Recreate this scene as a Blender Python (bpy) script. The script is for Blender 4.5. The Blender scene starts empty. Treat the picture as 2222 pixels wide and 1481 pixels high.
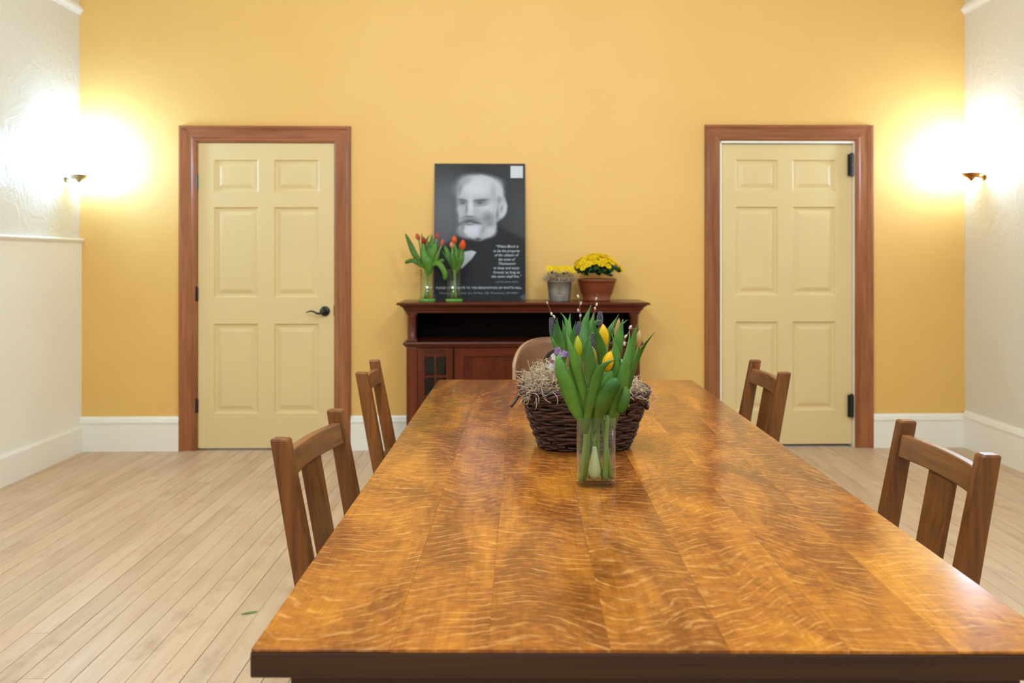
import bpy, bmesh, math, random
from mathutils import Vector, Matrix
R = math.radians
random.seed(7)
scene = bpy.context.scene
C = scene.collection
# ------------------------------------------------------------------ camera
F, VX, VY, H = 1800.0, 1122.0, 562.0, 1.274          # focal length in px, vanishing point, eye height
cd = bpy.data.cameras.new('camera'); cam = bpy.data.objects.new('camera', cd); C.objects.link(cam)
cam.location = (0, 0, H); cam.rotation_euler = (R(90), 0, 0)
cd.sensor_fit = 'HORIZONTAL'; cd.sensor_width = 36.0; cd.lens = 36.0 * F / 2222
cd.shift_x = (1111 - VX) / 2222; cd.shift_y = -(740.5 - VY) / 2222
cd.clip_start = 0.05; cd.clip_end = 60
cd.dof.use_dof = True; cd.dof.focus_distance = 1.92; cd.dof.aperture_fstop = 5.0
scene.camera = cam
# ------------------------------------------------------------------ light and exposure
world = bpy.data.worlds.new('world'); scene.world = world; world.use_nodes = True
world.node_tree.nodes['Background'].inputs[0].default_value = (0.75, 0.85, 1.0, 1)
world.node_tree.nodes['Background'].inputs[1].default_value = 0.35
vs = scene.view_settings
vs.view_transform = 'Standard'; vs.look = 'None'; vs.gamma = 1.0; vs.use_curve_mapping = False; vs.exposure = 0.0
scene.display_settings.display_device = 'sRGB'
LAMP_L = (0.30, 0.57, 1.0); LAMP_R = (0.46, 0.65, 0.92)
SCONCE_L, SCONCE_R = 170.0, 120.0
def point_light(name, loc, radius, power, col):
    l = bpy.data.lights.new(name, 'POINT'); l.shadow_soft_size = radius; l.energy = power; l.color = col
    o = bpy.data.objects.new(name, l); C.objects.link(o); o.location = loc
    return o
for x, y in [(-0.75, -0.2), (0.9, -0.2), (-0.75, 2.3), (0.9, 2.3)]:      # unseen fill added for the room's overhead lighting, no fixtures
    point_light('overhead_fill', (x, y, 2.78), 0.22, 84.0 if y > 1 else 70.0, (0.72, 0.87, 1.0))
# ------------------------------------------------------------------ helpers
def P(px, py, D): return Vector(((px - VX) / F * D, D, H - (py - VY) / F * D))
WK, W0 = 0.021, 5.572                                  # back wall: y = W0 + WK * x
YAW = math.atan(WK)
def W(px, py, off=0.0):                                # pixel -> (u, z) on the back wall frame, off = distance in front
    t = (px - VX) / F; w0 = W0 - off
    D = w0 / (1 - WK * t); x = t * D
    return x / math.cos(YAW), H - (py - VY) / F * D
def wall_pt(u, y=0.0, z=0.0):
    c, s = math.cos(YAW), math.sin(YAW)
    return Vector((u * c - y * s, W0 + u * s + y * c, z))

class MB:
    def __init__(s): s.v = []; s.f = []
    def add(s, vs, fs):
        b = len(s.v); s.v += [tuple(v) for v in vs]; s.f += [tuple(i + b for i in f) for f in fs]; return s
    def box(s, x0, x1, y0, y1, z0, z1):
        return s.add([(x0,y0,z0),(x1,y0,z0),(x1,y1,z0),(x0,y1,z0),(x0,y0,z1),(x1,y0,z1),(x1,y1,z1),(x0,y1,z1)],
                     [(0,3,2,1),(4,5,6,7),(0,1,5,4),(1,2,6,5),(2,3,7,6),(3,0,4,7)])
    def loops(s, loops, closed=True, cap0=True, cap1=True):
        n = len(loops[0]); b = []
        for i in range(len(loops) - 1):
            for j in range(n if closed else n - 1):
                k = (j + 1) % n
                b.append((i*n+j, i*n+k, (i+1)*n+k, (i+1)*n+j))
        if cap0: b.append(tuple(reversed(range(n))))
        if cap1: b.append(tuple((len(loops)-1)*n + j for j in range(n)))
        return s.add([v for l in loops for v in l], b)
    def tube(s, pts, rad, n=6, cap=True):
        pts = [Vector(p) for p in pts]; m = len(pts)
        if not hasattr(rad, '__len__'): rad = [rad] * m
        loops = []; nrm = None
        for i in range(m):
            t = (pts[min(i+1, m-1)] - pts[max(i-1, 0)])
            t = t.normalized() if t.length > 1e-9 else Vector((0,0,1))
            if nrm is None:
                a = Vector((0,0,1)) if abs(t.z) < .9 else Vector((1,0,0))
                nrm = t.cross(a).normalized()
            nrm = (nrm - t * nrm.dot(t)); nrm = nrm.normalized() if nrm.length > 1e-6 else t.orthogonal().normalized()
            bn = t.cross(nrm)
            loops.append([pts[i] + (nrm*math.cos(2*math.pi*k/n) + bn*math.sin(2*math.pi*k/n)) * rad[i] for k in range(n)])
        return s.loops(loops, True, cap, cap)
    def lathe(s, prof, n=24, c=(0,0,0), cap0=True, cap1=True):
        return s.loops([[(c[0]+r*math.cos(2*math.pi*k/n), c[1]+r*math.sin(2*math.pi*k/n), c[2]+z) for k in range(n)] for r, z in prof], True, cap0, cap1)
    def rings(s, x0, x1, y0, y1, prof, cap=True):      # rectangular plan swept profile (overhang, z); back edge stays
        return s.loops([[(x0-o,y0-o,z),(x1+o,y0-o,z),(x1+o,y1,z),(x0-o,y1,z)] for o, z in prof], True, cap, cap)
    def ball(s, c, r, seg=8, rg=6, M=None):
        rx, ry, rz = r if hasattr(r, '__len__') else (r, r, r); loops = []
        for i in range(rg + 1):
            a = -math.pi/2 + math.pi*i/rg; q = max(math.cos(a), 0.02)
            l = [Vector((rx*q*math.cos(2*math.pi*k/seg), ry*q*math.sin(2*math.pi*k/seg), rz*math.sin(a))) for k in range(seg)]
            if M: l = [M @ v for v in l]
            loops.append([v + Vector(c) for v in l])
        return s.loops(loops)
    def mesh(s, name, mat, smooth=False, off=None):
        me = bpy.data.meshes.new(name)
        vv = s.v if off is None else [(a-off[0], b-off[1], c-off[2]) for a, b, c in s.v]
        me.from_pydata(vv, [], s.f); me.validate()
        bm = bmesh.new(); bm.from_mesh(me); bmesh.ops.recalc_face_normals(bm, faces=bm.faces[:]); bm.to_mesh(me); bm.free()
        if smooth: me.polygons.foreach_set('use_smooth', [True] * len(me.polygons))
        if mat: me.materials.append(mat)
        return me
    def build(s, name, mat, parent=None, smooth=False, bev=0, off=None, loc=None, rot=None, seg=2, auto=None):
        o = bpy.data.objects.new(name, s.mesh(name, mat, smooth, off)); C.objects.link(o)
        if parent: o.parent = parent
        if loc is not None: o.location = loc
        if rot is not None: o.rotation_euler = rot
        if bev:
            m = o.modifiers.new('bevel', 'BEVEL'); m.width = bev; m.segments = seg; m.limit_method = 'ANGLE'; m.angle_limit = R(40)
        return o
def inst(me, name, parent=None, loc=(0,0,0), rot=None, sc=None):
    o = bpy.data.objects.new(name, me); C.objects.link(o)
    if parent: o.parent = parent
    o.location = loc
    if rot is not None: o.rotation_euler = rot
    if sc is not None: o.scale = sc if hasattr(sc, '__len__') else (sc, sc, sc)
    return o
def tag(o, label, cat, group=None):
    o['label'] = label; o['category'] = cat
    if group: o['group'] = group
    return o
def struct(o, label=None):
    o['kind'] = 'structure'
    if label: o['label'] = label
    return o
def thing(name, label, cat, loc=(0,0,0), rz=0.0, group=None):
    o = bpy.data.objects.new(name, None); C.objects.link(o); o.empty_display_size = .05
    o.location = loc; o.rotation_euler = (0, 0, rz)
    return tag(o, label, cat, group)
def bez(pts, n):                                        # Catmull-Rom through points
    pts = [Vector(p) for p in pts]; m = len(pts); out = []
    for i in range(n):
        t = i / (n - 1) * (m - 1); k = min(int(t), m - 2); u = t - k
        p0, p1, p2, p3 = pts[max(k-1,0)], pts[k], pts[k+1], pts[min(k+2,m-1)]
        out.append(0.5*((2*p1) + (p2-p0)*u + (2*p0-5*p1+4*p2-p3)*u*u + (3*p1-p0-3*p2+p3)*u**3))
    return out
# ------------------------------------------------------------------ materials
def lin(c):
    return tuple(((v/255)/12.92 if v/255 <= .04045 else ((v/255+.055)/1.055)**2.4) for v in c[:3]) + (1,)
class NT:
    def __init__(s, name):
        s.m = bpy.data.materials.new(name); s.m.use_nodes = True; s.t = s.m.node_tree; s.n = s.t.nodes; s.l = s.t.links
        s.b = s.n['Principled BSDF']
    def node(s, ty, **kw):
        n = s.n.new(ty)
        for k, v in kw.items():
            if k in n.inputs: n.inputs[k].default_value = v
            else: setattr(n, k, v)
        return n
    def link(s, a, b): s.l.new(a, b)
    def ramp(s, fac, stops):
        r = s.n.new('ShaderNodeValToRGB'); e = r.color_ramp.elements
        while len(e) > 1: e.remove(e[0])
        e[0].position = stops[0][0]; e[0].color = stops[0][1]
        for p, c in stops[1:]:
            k = e.new(p); k.color = c
        s.link(fac, r.inputs[0]); return r.outputs[0]
    def math(s, op, a, b=None, clamp=False):
        n = s.n.new('ShaderNodeMath'); n.operation = op; n.use_clamp = clamp
        for i, v in enumerate((a, b)):
            if v is None: continue
            if hasattr(v, 'is_output'): s.link(v, n.inputs[i])
            else: n.inputs[i].default_value = v
        return n.outputs[0]
    def mix(s, fac, a, b, bt='MIX'):
        n = s.n.new('ShaderNodeMix'); n.data_type = 'RGBA'; n.blend_type = bt
        for v, i in ((fac, 0), (a, 6), (b, 7)):
            if hasattr(v, 'is_output'): s.link(v, n.inputs[i])
            else: n.inputs[i].default_value = v
        return n.outputs[2]
    def coords(s, kind='Object', scale=(1,1,1), rand=0.0):
        if kind == 'World': src = s.n.new('ShaderNodeNewGeometry').outputs['Position']
        else: src = s.n.new('ShaderNodeTexCoord').outputs[kind]
        mp = s.n.new('ShaderNodeMapping'); mp.inputs['Scale'].default_value = scale
        if rand:
            oi = s.n.new('ShaderNodeObjectInfo'); cb = s.n.new('ShaderNodeCombineXYZ')
            a = s.math('MULTIPLY', oi.outputs['Random'], rand); b = s.math('MULTIPLY', oi.outputs['Random'], rand*3.7)
            s.link(a, cb.inputs[0]); s.link(b, cb.inputs[1]); s.link(a, cb.inputs[2])
            va = s.n.new('ShaderNodeVectorMath'); s.link(src, va.inputs[0]); s.link(cb.outputs[0], va.inputs[1]); src = va.outputs[0]
        s.link(src, mp.inputs[0]); return mp.outputs[0]
    def noise(s, vec, scale, detail=3, rough=.55, dist=0.0):
        n = s.node('ShaderNodeTexNoise'); n.inputs['Scale'].default_value = scale; n.inputs['Detail'].default_value = detail
        n.inputs['Roughness'].default_value = rough; n.inputs['Distortion'].default_value = dist
        s.link(vec, n.inputs['Vector']); return n.outputs['Fac']
    def bump(s, h, strength=.2, dist=.01):
        b = s.n.new('ShaderNodeBump'); b.inputs['Strength'].default_value = strength; b.inputs['Distance'].default_value = dist
        s.link(h, b.inputs['Height']); s.link(b.outputs[0], s.b.inputs['Normal'])
    def base(s, c):
        if hasattr(c, 'is_output'): s.link(c, s.b.inputs['Base Color'])
        else: s.b.inputs['Base Color'].default_value = c
    def set(s, **kw):
        for k, v in kw.items(): s.b.inputs[k.replace('_', ' ')].default_value = v
        return s
def paint(name, rgb, rough=.5, bscale=60, bstr=.06, var=.05, metal=0.0, spec=.5):
    t = NT(name); v = t.coords('Object', rand=3.0); n = t.noise(v, bscale, 4)
    big = t.noise(v, 2.2, 3); c = lin(rgb)
    d = tuple(x*(1-var) for x in c[:3])+(1,); u = tuple(min(1, x*(1+var)) for x in c[:3])+(1,)
    t.base(t.ramp(big, [(.3, d), (.7, u)])); t.set(Roughness=rough, Metallic=metal, Specular_IOR_Level=spec)
    if bstr: t.bump(n, bstr, .004)
    return t.m
def plain(name, rgb, rough=.5, metal=0.0, spec=.5):
    return paint(name, rgb, rough, 40, 0, .04, metal, spec)
def wood(name, dark, light, axis=2, rough=.4, fine=70, rand=9.0, figure=.5, spec=.4):
    t = NT(name); sc = [1.0, 1.0, 1.0]; sc[axis] = .06
    v = t.coords('Object', tuple(sc), rand)
    g = t.noise(v, fine, 4, .65); g2 = t.noise(v, fine*.17, 3, .6, .6)
    m = t.math('ADD', t.math('MULTIPLY', g, 1-figure), t.math('MULTIPLY', g2, figure))
    c = t.ramp(m, [(.32, lin(dark)), (.68, lin(light))])
    oi = t.n.new('ShaderNodeObjectInfo')
    tint = t.ramp(oi.outputs['Random'], [(0, (.88,.88,.88,1)), (1, (1.06,1.06,1.06,1))])
    t.base(t.mix(1.0, c, tint, 'MULTIPLY')); t.set(Roughness=rough, Specular_IOR_Level=spec); t.bump(g, .08, .002)
    return t.m
def leafmat(name, lo, hi, trans=.3, rough=.38):
    t = NT(name); v = t.coords('Object', rand=5.0); n = t.noise(v, 22, 3)
    oi = t.n.new('ShaderNodeObjectInfo')
    c = t.ramp(t.math('ADD', t.math('MULTIPLY', n, .6), t.math('MULTIPLY', oi.outputs['Random'], .4)), [(.25, lin(lo)), (.75, lin(hi))])
    av = t.n.new('ShaderNodeAttribute'); av.attribute_name = 'across'; al = t.n.new('ShaderNodeAttribute'); al.attribute_name = 'along'
    vein = t.math('SINE', t.math('MULTIPLY', av.outputs['Fac'], 46.0))
    c = t.mix(t.math('MULTIPLY', t.math('ADD', vein, 1.0), .07), c, tuple(x*.55 for x in lin(lo)[:3])+(1,))
    c = t.mix(t.math('MULTIPLY', t.math('POWER', al.outputs['Fac'], 2.0, True), .4), c, lin((164,190,84)))
    t.base(c); t.set(Roughness=rough, Specular_IOR_Level=.4)
    tr = t.n.new('ShaderNodeBsdfTranslucent'); t.link(c, tr.inputs[0])
    mx = t.n.new('ShaderNodeMixShader'); mx.inputs[0].default_value = trans
    t.link(t.b.outputs[0], mx.inputs[1]); t.link(tr.outputs[0], mx.inputs[2]); t.link(mx.outputs[0], t.n['Material Output'].inputs[0])
    return t.m
def glassmat(name, rgb=(1,1,1), ior=1.45, rough=0.0):
    t = NT(name); t.set(Roughness=rough, IOR=ior); t.b.inputs['Transmission Weight'].default_value = 1
    t.base(lin([v*255 for v in rgb])); return t.m
def thinglass(name, tint, ior=1.45):
    t = NT(name); tr = t.n.new('ShaderNodeBsdfTransparent'); tr.inputs[0].default_value = tint
    gl = t.n.new('ShaderNodeBsdfGlossy'); gl.inputs['Roughness'].default_value = .03
    lw_ = t.n.new('ShaderNodeLayerWeight'); lw_.inputs[0].default_value = .5; f0 = ((ior-1)/(ior+1))**2
    fr = t.math('ADD', t.math('MULTIPLY', t.math('POWER', lw_.outputs['Facing'], 4.0), .9), f0, True)
    mx = t.n.new('ShaderNodeMixShader'); t.link(fr, mx.inputs[0]); t.link(tr.outputs[0], mx.inputs[1]); t.link(gl.outputs[0], mx.inputs[2])
    t.link(mx.outputs[0], t.n['Material Output'].inputs[0]); return t.m
M = {}
def orange_wall():
    t = NT('orange_wall_paint'); v = t.coords('Object'); n = t.noise(v, 160, 4); b = t.noise(v, 1.5, 3)
    t.base(t.ramp(b, [(.3, lin((234,184,98))), (.7, lin((238,190,105)))])); t.set(Roughness=.55, Specular_IOR_Level=.6); t.bump(n, .05, .003); return t.m
M['orange'] = orange_wall()
def plaster(name, rgb, strong):
    t = NT(name); v = t.coords('World'); a = t.noise(v, 5.5, 5, .6, 1.2); b = t.noise(v, 45, 4, .6)
    r = t.ramp(a, [(.42, (0,0,0,1)), (.5, (1,1,1,1)), (.58, (.55,.55,.55,1))])
    h = t.math('ADD', t.math('MULTIPLY', r, .6), t.math('MULTIPLY', b, .4))
    c = lin(rgb); big = t.noise(v, 1.2, 2)
    t.base(t.ramp(big, [(.3, tuple(x*.96 for x in c[:3])+(1,)), (.7, c)])); t.set(Roughness=.42, Specular_IOR_Level=.4)
    t.bump(h, strong, .012); return t.m
M['plaster'] = plaster('white_plaster', (231,223,206), .22)
M['white'] = paint('white_trim_paint', (247,241,226), .35, 90, .03, .02)
M['ceil'] = paint('ceiling_paint', (235,232,226), .7)
M['door'] = paint('cream_yellow_door_paint', (228,201,144), .35, 120, .05, .02)
M['casing'] = wood('reddish_oak_casing', (126,68,34), (178,112,66), 2, .5, 60)
M['casing_h'] = wood('reddish_oak_casing_head', (126,68,34), (178,112,66), 0, .5, 60)
M['black'] = plain('black_metal', (22,22,22), .35)
M['steel'] = plain('grey_hinge_steel', (120,120,125), .35, .8)
M['nickel'] = plain('brushed_nickel', (190,180,160), .3, 1)
M['brass'] = plain('antique_brass', (178,128,64), .3, 1)
M['chair'] = wood('fumed_oak_chair', (72,37,13), (146,87,37), 2, .35, 80)
M['chair_h'] = wood('fumed_oak_chair_rail', (88,50,24), (152,98,50), 1, .38, 80)
M['cab'] = wood('mahogany', (58,18,6), (116,48,18), 2, .28, 50)
M['cab_h'] = wood('mahogany_horizontal', (58,18,6), (112,46,18), 0, .26, 50)
M['cab_shade'] = plain('shaded_cabinet_interior', (22,11,8), .8, 0, .15)  # shade of the cabinet recess put into the colour
M['ply'] = wood('bent_plywood', (122,80,52), (150,104,72), 0, .4, 30)
M['ply_edge'] = plain('plywood_edge', (186,144,104), .45)
def floor_mat():
    t = NT('maple_floorboard'); v = t.coords('World', (1,.07,1), 11.0); v2 = t.coords('World', (1,.3,1), 5.0)
    g = t.noise(v, 40, 4, .6); b = t.noise(v2, 5, 4, .6, .5)
    c = t.ramp(t.math('ADD', t.math('MULTIPLY', g, .5), t.math('MULTIPLY', b, .5)), [(.3, lin((188,154,120))), (.5, lin((208,177,143))), (.72, lin((217,190,158)))])
    st = t.noise(t.coords('World', (1,.45,1)), 5.5, 5, .7)
    c = t.mix(t.ramp(st, [(.56,(0,0,0,1)), (.76,(.55,.55,.55,1))]), c, lin((140,100,62)))
    sc = t.noise(t.coords('World', (9,9,9)), 12, 2, .5); c = t.mix(t.ramp(sc, [(.68,(0,0,0,1)), (.75,(.6,.6,.6,1))]), c, lin((110,78,50)))
    oi = t.n.new('ShaderNodeObjectInfo'); tint = t.ramp(oi.outputs['Random'], [(0,(.94,.93,.92,1)), (.5,(1,1,1,1)), (1,(1.04,1.03,1.0,1))])
    t.base(t.mix(1, c, tint, 'MULTIPLY')); r = t.noise(v2, 3, 3)
    t.link(t.math('ADD', t.math('MULTIPLY', r, .2), .30), t.b.inputs['Roughness']); t.set(Specular_IOR_Level=.35); t.bump(g, .05, .002); return t.m
M['floor'] = floor_mat()
M['gap'] = plain('dark_floor_gap', (70,46,26), .8)
def oak_top():
    t = NT('quartersawn_oak_top')
    v = t.coords('Object', (1,1,1), .35)
    sep = t.n.new('ShaderNodeSeparateXYZ'); t.link(v, sep.inputs[0])
    warp = t.noise(t.coords('Object', (2.6,1.1,1), .35), 1.0, 2, .5)
    warp2 = t.noise(t.coords('Object', (1,1,1), 1.0), 14, 3, .6)
    def flecks(freq, amp, amp2, lo, hi, mscale, m0, m1):
        ph = t.math('ADD', t.math('MULTIPLY', sep.outputs[1], freq), t.math('ADD', t.math('MULTIPLY', warp, amp), t.math('MULTIPLY', warp2, amp2)))
        fl = t.math('ADD', t.math('MULTIPLY', t.math('SINE', t.math('MULTIPLY', ph, 6.2832)), .5), .5)
        mask = t.noise(t.coords('Object', (1,1.5,1), 2.0), mscale, 3, .6)
        return t.math('MULTIPLY', t.ramp(fl, [(lo,(0,0,0,1)), (hi,(1,1,1,1))]), t.ramp(mask, [(m0,(0,0,0,1)), (m1,(1,1,1,1))]))
    f1 = flecks(34.0, 20.0, 1.5, .80, 1.0, 22, .42, .62)
    f2 = flecks(71.0, 34.0, 2.6, .72, 1.0, 34, .46, .64)
    grain = t.noise(t.coords('Object', (1,.03,1), 9.0), 150, 4, .7)
    blot = t.noise(t.coords('Object', (1.5,.6,1), .8), 3.2, 5, .66, .7)
    mott = t.noise(t.coords('Object', (1,1.6,1), .8), 34, 4, .7)
    bb_ = t.math('ADD', t.math('MULTIPLY', blot, .74), t.math('MULTIPLY', mott, .26))
    c = t.ramp(bb_, [(.36, lin((112,58,22))), (.46, lin((144,80,32))), (.54, lin((178,106,38))), (.66, lin((212,136,44)))])
    oi = t.n.new('ShaderNodeObjectInfo'); tint = t.ramp(oi.outputs['Random'], [(0,(.74,.71,.68,1)), (1,(.93,.91,.82,1))])
    c = t.mix(1, c, tint, 'MULTIPLY')
    c = t.mix(t.ramp(grain, [(.3,(.4,.4,.4,1)), (.55,(0,0,0,1))]), c, lin((112,58,20)))
    c = t.mix(t.math('MULTIPLY', f2, .26), c, lin((228,166,92)))
    c = t.mix(t.math('MULTIPLY', f1, .36), c, lin((232,172,98)))
    sc = t.noise(t.coords('Object', (3,.5,1)), 30, 2, .5, 2.0); c = t.mix(t.ramp(sc, [(.72,(0,0,0,1)), (.78,(.45,.45,.45,1))]), c, lin((70,36,14)))
    t.base(c); rr = t.noise(t.coords('Object'), 7, 4)
    t.link(t.math('ADD', t.math('MULTIPLY', rr, .12), .10), t.b.inputs['Roughness']); t.set(Specular_IOR_Level=.38)
    t.bump(t.math('ADD', grain, t.math('MULTIPLY', f1, .3)), .04, .001); return t.m
M['oak'] = oak_top()
M['oak_edge'] = wood('dark_oak_edge', (34,16,6), (72,40,16), 0, .5, 60)  # dark end grain, with the front edge's shade put into the colour
M['oak_leg'] = wood('dark_oak_leg', (56,28,10), (104,60,26), 2, .4, 60)
M['twig'] = wood('brown_willow_rod', (38,22,16), (86,54,40), 0, .45, 30)
M['basket_shadow'] = plain('basket_shadow_liner', (26,17,13), .9)  # for the added dark shell, coloured as the shade behind the weave
M['moss'] = paint('dry_spanish_moss', (190,164,132), .8, 40, 0, .2)
M['moss_base'] = paint('moss_bed', (96,76,54), .9, 120, .8, .3)
M['leaf'] = leafmat('tulip_leaf', (48,98,22), (104,158,54), .3, .45)
M['leaf2'] = leafmat('hyacinth_leaf', (50,104,38), (112,170,84))
M['stem'] = leafmat('tulip_stem', (126,160,62), (168,190,100), .3)
M['yellow'] = leafmat('yellow_petal', (240,190,4), (252,216,20), .3, .45)
M['lime'] = leafmat('greenish_yellow_petal', (176,188,24), (222,212,40), .3, .45)
M['tan'] = leafmat('tan_petal', (190,150,84), (214,176,104), .3, .5)
M['red'] = leafmat('red_petal', (170,22,14), (206,52,36), .3, .5)
M['pink'] = leafmat('coral_petal', (206,80,56), (226,112,84), .3, .5)
M['orng'] = leafmat('orange_petal', (232,84,20), (248,118,48), .3, .5)
M['salmon'] = leafmat('salmon_petal', (244,150,104), (250,176,130), .3, .5)
M['mum'] = leafmat('bright_yellow_petal', (246,204,0), (255,226,16), .25, .5)
M['mumc'] = plain('orange_flower_eye', (226,160,10), .7)
M['fol'] = leafmat('dark_foliage', (22,58,18), (56,104,40), .25)
M['hya'] = paint('dark_violet_bud', (92,84,96), .55, 60, 0, .3)
M['twig_w'] = plain('willow_twig', (110,74,52), .6)
M['catkin'] = paint('silver_catkin', (196,180,160), .7, 90, 0, .15)
M['vwhite'] = leafmat('white_viola_petal', (226,222,236), (244,242,250), .3)
M['lilac'] = leafmat('lilac_viola_petal', (156,120,172), (186,152,200), .3)
M['purple'] = leafmat('deep_purple_petal', (44,24,92), (64,38,120), .2)


M['vglass'] = thinglass('green_tinted_glass', (.95,.985,.92,1))
M['glass'] = thinglass('clear_glass', (.96,.985,.965,1), 1.5); M['water'] = thinglass('clear_water', (.97,.99,.95,1), 1.3)
M['vbase'] = leafmat('thick_green_glass', (128,190,84), (150,208,104), .5, .1)
M['bulb'] = paint('pale_bulb', (206,204,160), .5, 40, 0, .12)
M['galv'] = paint('galvanised_zinc', (158,156,148), .36, 14, .08, .3, .75)
M['terra'] = paint('terracotta', (124,56,22), .5, 40, .06, .12)
M['soil'] = paint('potting_soil', (52,38,26), .95, 80, .6, .3)
M['foam_edge'] = plain('poster_board_edge', (205,205,205), .6)
M['print_white'] = plain('printed_white', (206,208,214), .6)
M['print_grey'] = plain('printed_grey', (150,152,160), .6)
M['pane'] = thinglass('cabinet_pane', (.55,.55,.5,1))
M['green_scrap'] = leafmat('cut_leaf', (120,160,70), (150,186,100))
def emit(name, col, s):
    t = NT(name); e = t.n.new('ShaderNodeEmission'); e.inputs[0].default_value = col + (1,); e.inputs[1].default_value = s
    t.link(e.outputs[0], t.n['Material Output'].inputs[0]); return t.m
# ------------------------------------------------------------------ room shell
XL, XR, YB, ZC = -2.908, 3.042, -3.6, 3.75
o = MB().box(XL-.15, XR+.15, YB-.1, 6.4, -.14, -.0135).build('floor', M['gap']); struct(o, 'pale maple strip floor'); floor = o
bw = .0822
def board_mesh():
    hx, g, c = .5, .0, .5
    w = bw - .0014; a, b = w/2, w/2 - .0009
    m = MB().loops([[(-a,-.5,-.013),(a,-.5,-.013),(a,.5,-.013),(-a,.5,-.013)], [(-a,-.5,-.0009),(a,-.5,-.0009),(a,.5,-.0009),(-a,.5,-.0009)],
                    [(-b,-.4992,0),(b,-.4992,0),(b,.4992,0),(-b,.4992,0)]])
    return m.mesh('floorboard', M['floor'])
bm_ = board_mesh()
nrow = int((XR - XL) / bw) + 1
rest = MB(); count = 0
for i in range(nrow):
    x = XL + bw * (i + .5)
    y = .55 - random.uniform(0, 1.9)
    while y < 5.66:
        L = random.choice([1.2, 1.5, 1.9, 2.3, 2.6]); y1 = min(y + L, 5.68)
        if y1 > .55 and y1 - y > .03:
            inst(bm_, 'floorboard', floor, (x + random.uniform(-.0003,.0003), (max(y,.55) + y1)/2, random.uniform(-.0004,.0)), sc=(random.choice((1,1,1,.992,.984)), y1 - max(y,.55) - .0012, 1)); count += 1
        y = y1
    rest.box(x-bw/2+.0006, x+bw/2-.0006, YB, .549, -.013, 0)
o = rest.build('floorboard_rows', M['floor'], floor); o['kind'] = 'stuff'
print('floorboards', count)
def uw(px, off=0): return W(px, VY, off)[0]
def zw(px, py, off=0): return W(px, py, off)[1]
# openings
D1 = dict(o0=uw(390), o1=uw(762), i0=uw(428), i1=uw(726), top=zw(575,274), it=zw(575,309))
D2 = dict(o0=uw(1528.5), o1=uw(1893), i0=uw(1562), i1=uw(1854), top=zw(1710,272), it=zw(1710,306))
UL, UR = uw(150), uw(2130)
wb = MB(); T = .14
for (a, b, z0, z1) in [(UL, D1['i0'], 0, ZC), (D1['i0'], D1['i1'], D1['it'], ZC), (D1['i1'], D2['i0'], 0, ZC), (D2['i0'], D2['i1'], D2['it'], ZC), (D2['i1'], UR, 0, ZC)]:
    wb.box(a, b, 0, T, z0, z1)
o = wb.build('wall_back', M['orange'], loc=wall_pt(0), rot=(0,0,YAW)); struct(o, 'warm orange painted back wall with two doors')
lw = MB().box(XL-.15, XL, YB, 5.75, 0, ZC).build('wall_left', M['plaster']); struct(lw, 'white plaster wall on the left')
yl = W0 + WK*XL; yr = W0 + WK*XR
MB().box(XL, XL+.018, YB, yl-.001, 0, 1.385).build('wainscot_panel', M['white'], lw)
rw = MB().box(XR, XR+.15, YB, 5.75, 0, ZC).build('wall_right', M['plaster']); struct(rw, 'white plaster wall on the right')
o = MB().box(XL-.15, XR+.15, YB-.15, YB, 0, ZC).build('wall_rear', M['plaster']); struct(o)
o = MB().box(XL-.15, XR+.15, YB-.15, 5.8, ZC, ZC+.12).build('ceiling', M['ceil']); struct(o)
def prism_x(prof, x0, x1):    # prof (y,z) extruded along x
    return MB().loops([[(x0,y,z) for y,z in prof], [(x1,y,z) for y,z in prof]])
def prism_y(prof, y0, y1):    # prof (x,z)
    return MB().loops([[(x,y0,z) for x,z in prof], [(x,y1,z) for x,z in prof]])
def bb(h, t=.022): return [(0,0),(-t,0),(-t,h-.046),(-t-.006,h-.043),(-t-.006,h-.03),(-t+.002,h-.026),(-t+.002,h-.016),(-t+.008,h-.010),(-t+.012,h),(0,h)]
bbk = MB()
for a, b in ((uw(172), D1['o0']), (D1['o1'], D2['o0']), (D2['o1'], uw(2100))):
    q = prism_x(bb(.229), a, b); bbk.add(q.v, q.f)
o = bbk.build('baseboard_back', M['white'], loc=wall_pt(0), rot=(0,0,YAW)); struct(o, 'tall white baseboard along the orange wall')
hl = .173
o = prism_y([(XL,0),(XL+.036,0),(XL+.036,hl-.012),(XL+.030,hl),(XL,hl)], YB, yl-.02).build('baseboard_left', M['white']); struct(o, 'white baseboard along the left wall')
o = prism_y([(XR - (-y), z) for y, z in bb(.252)], YB, yr-.02).build('baseboard_right', M['white']); struct(o, 'white moulded baseboard along the right wall')
o = prism_y([(XL,1.383),(XL+.024,1.383),(XL+.030,1.392),(XL+.036,1.397),(XL+.036,1.404),(XL+.024,1.410),(XL,1.412)], YB, yl-.002).build('trim_1', M['white']); struct(o, 'white chair rail on the left wall')
def prail(X, s, z0):
    return [(X,z0),(X+s*.010,z0),(X+s*.014,z0+.012),(X+s*.026,z0+.022),(X+s*.030,z0+.034),(X+s*.020,z0+.044),(X+s*.020,z0+.055),(X,z0+.058)]
o = prism_y(prail(XL, 1, 2.895), YB, yl-.002).build('trim_2', M['white']); struct(o, 'white picture rail high on the left wall')
o = prism_y(prail(XR, -1, 2.935), YB, yr-.002).build('trim_3', M['white']); struct(o, 'white picture rail high on the right wall')
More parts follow.
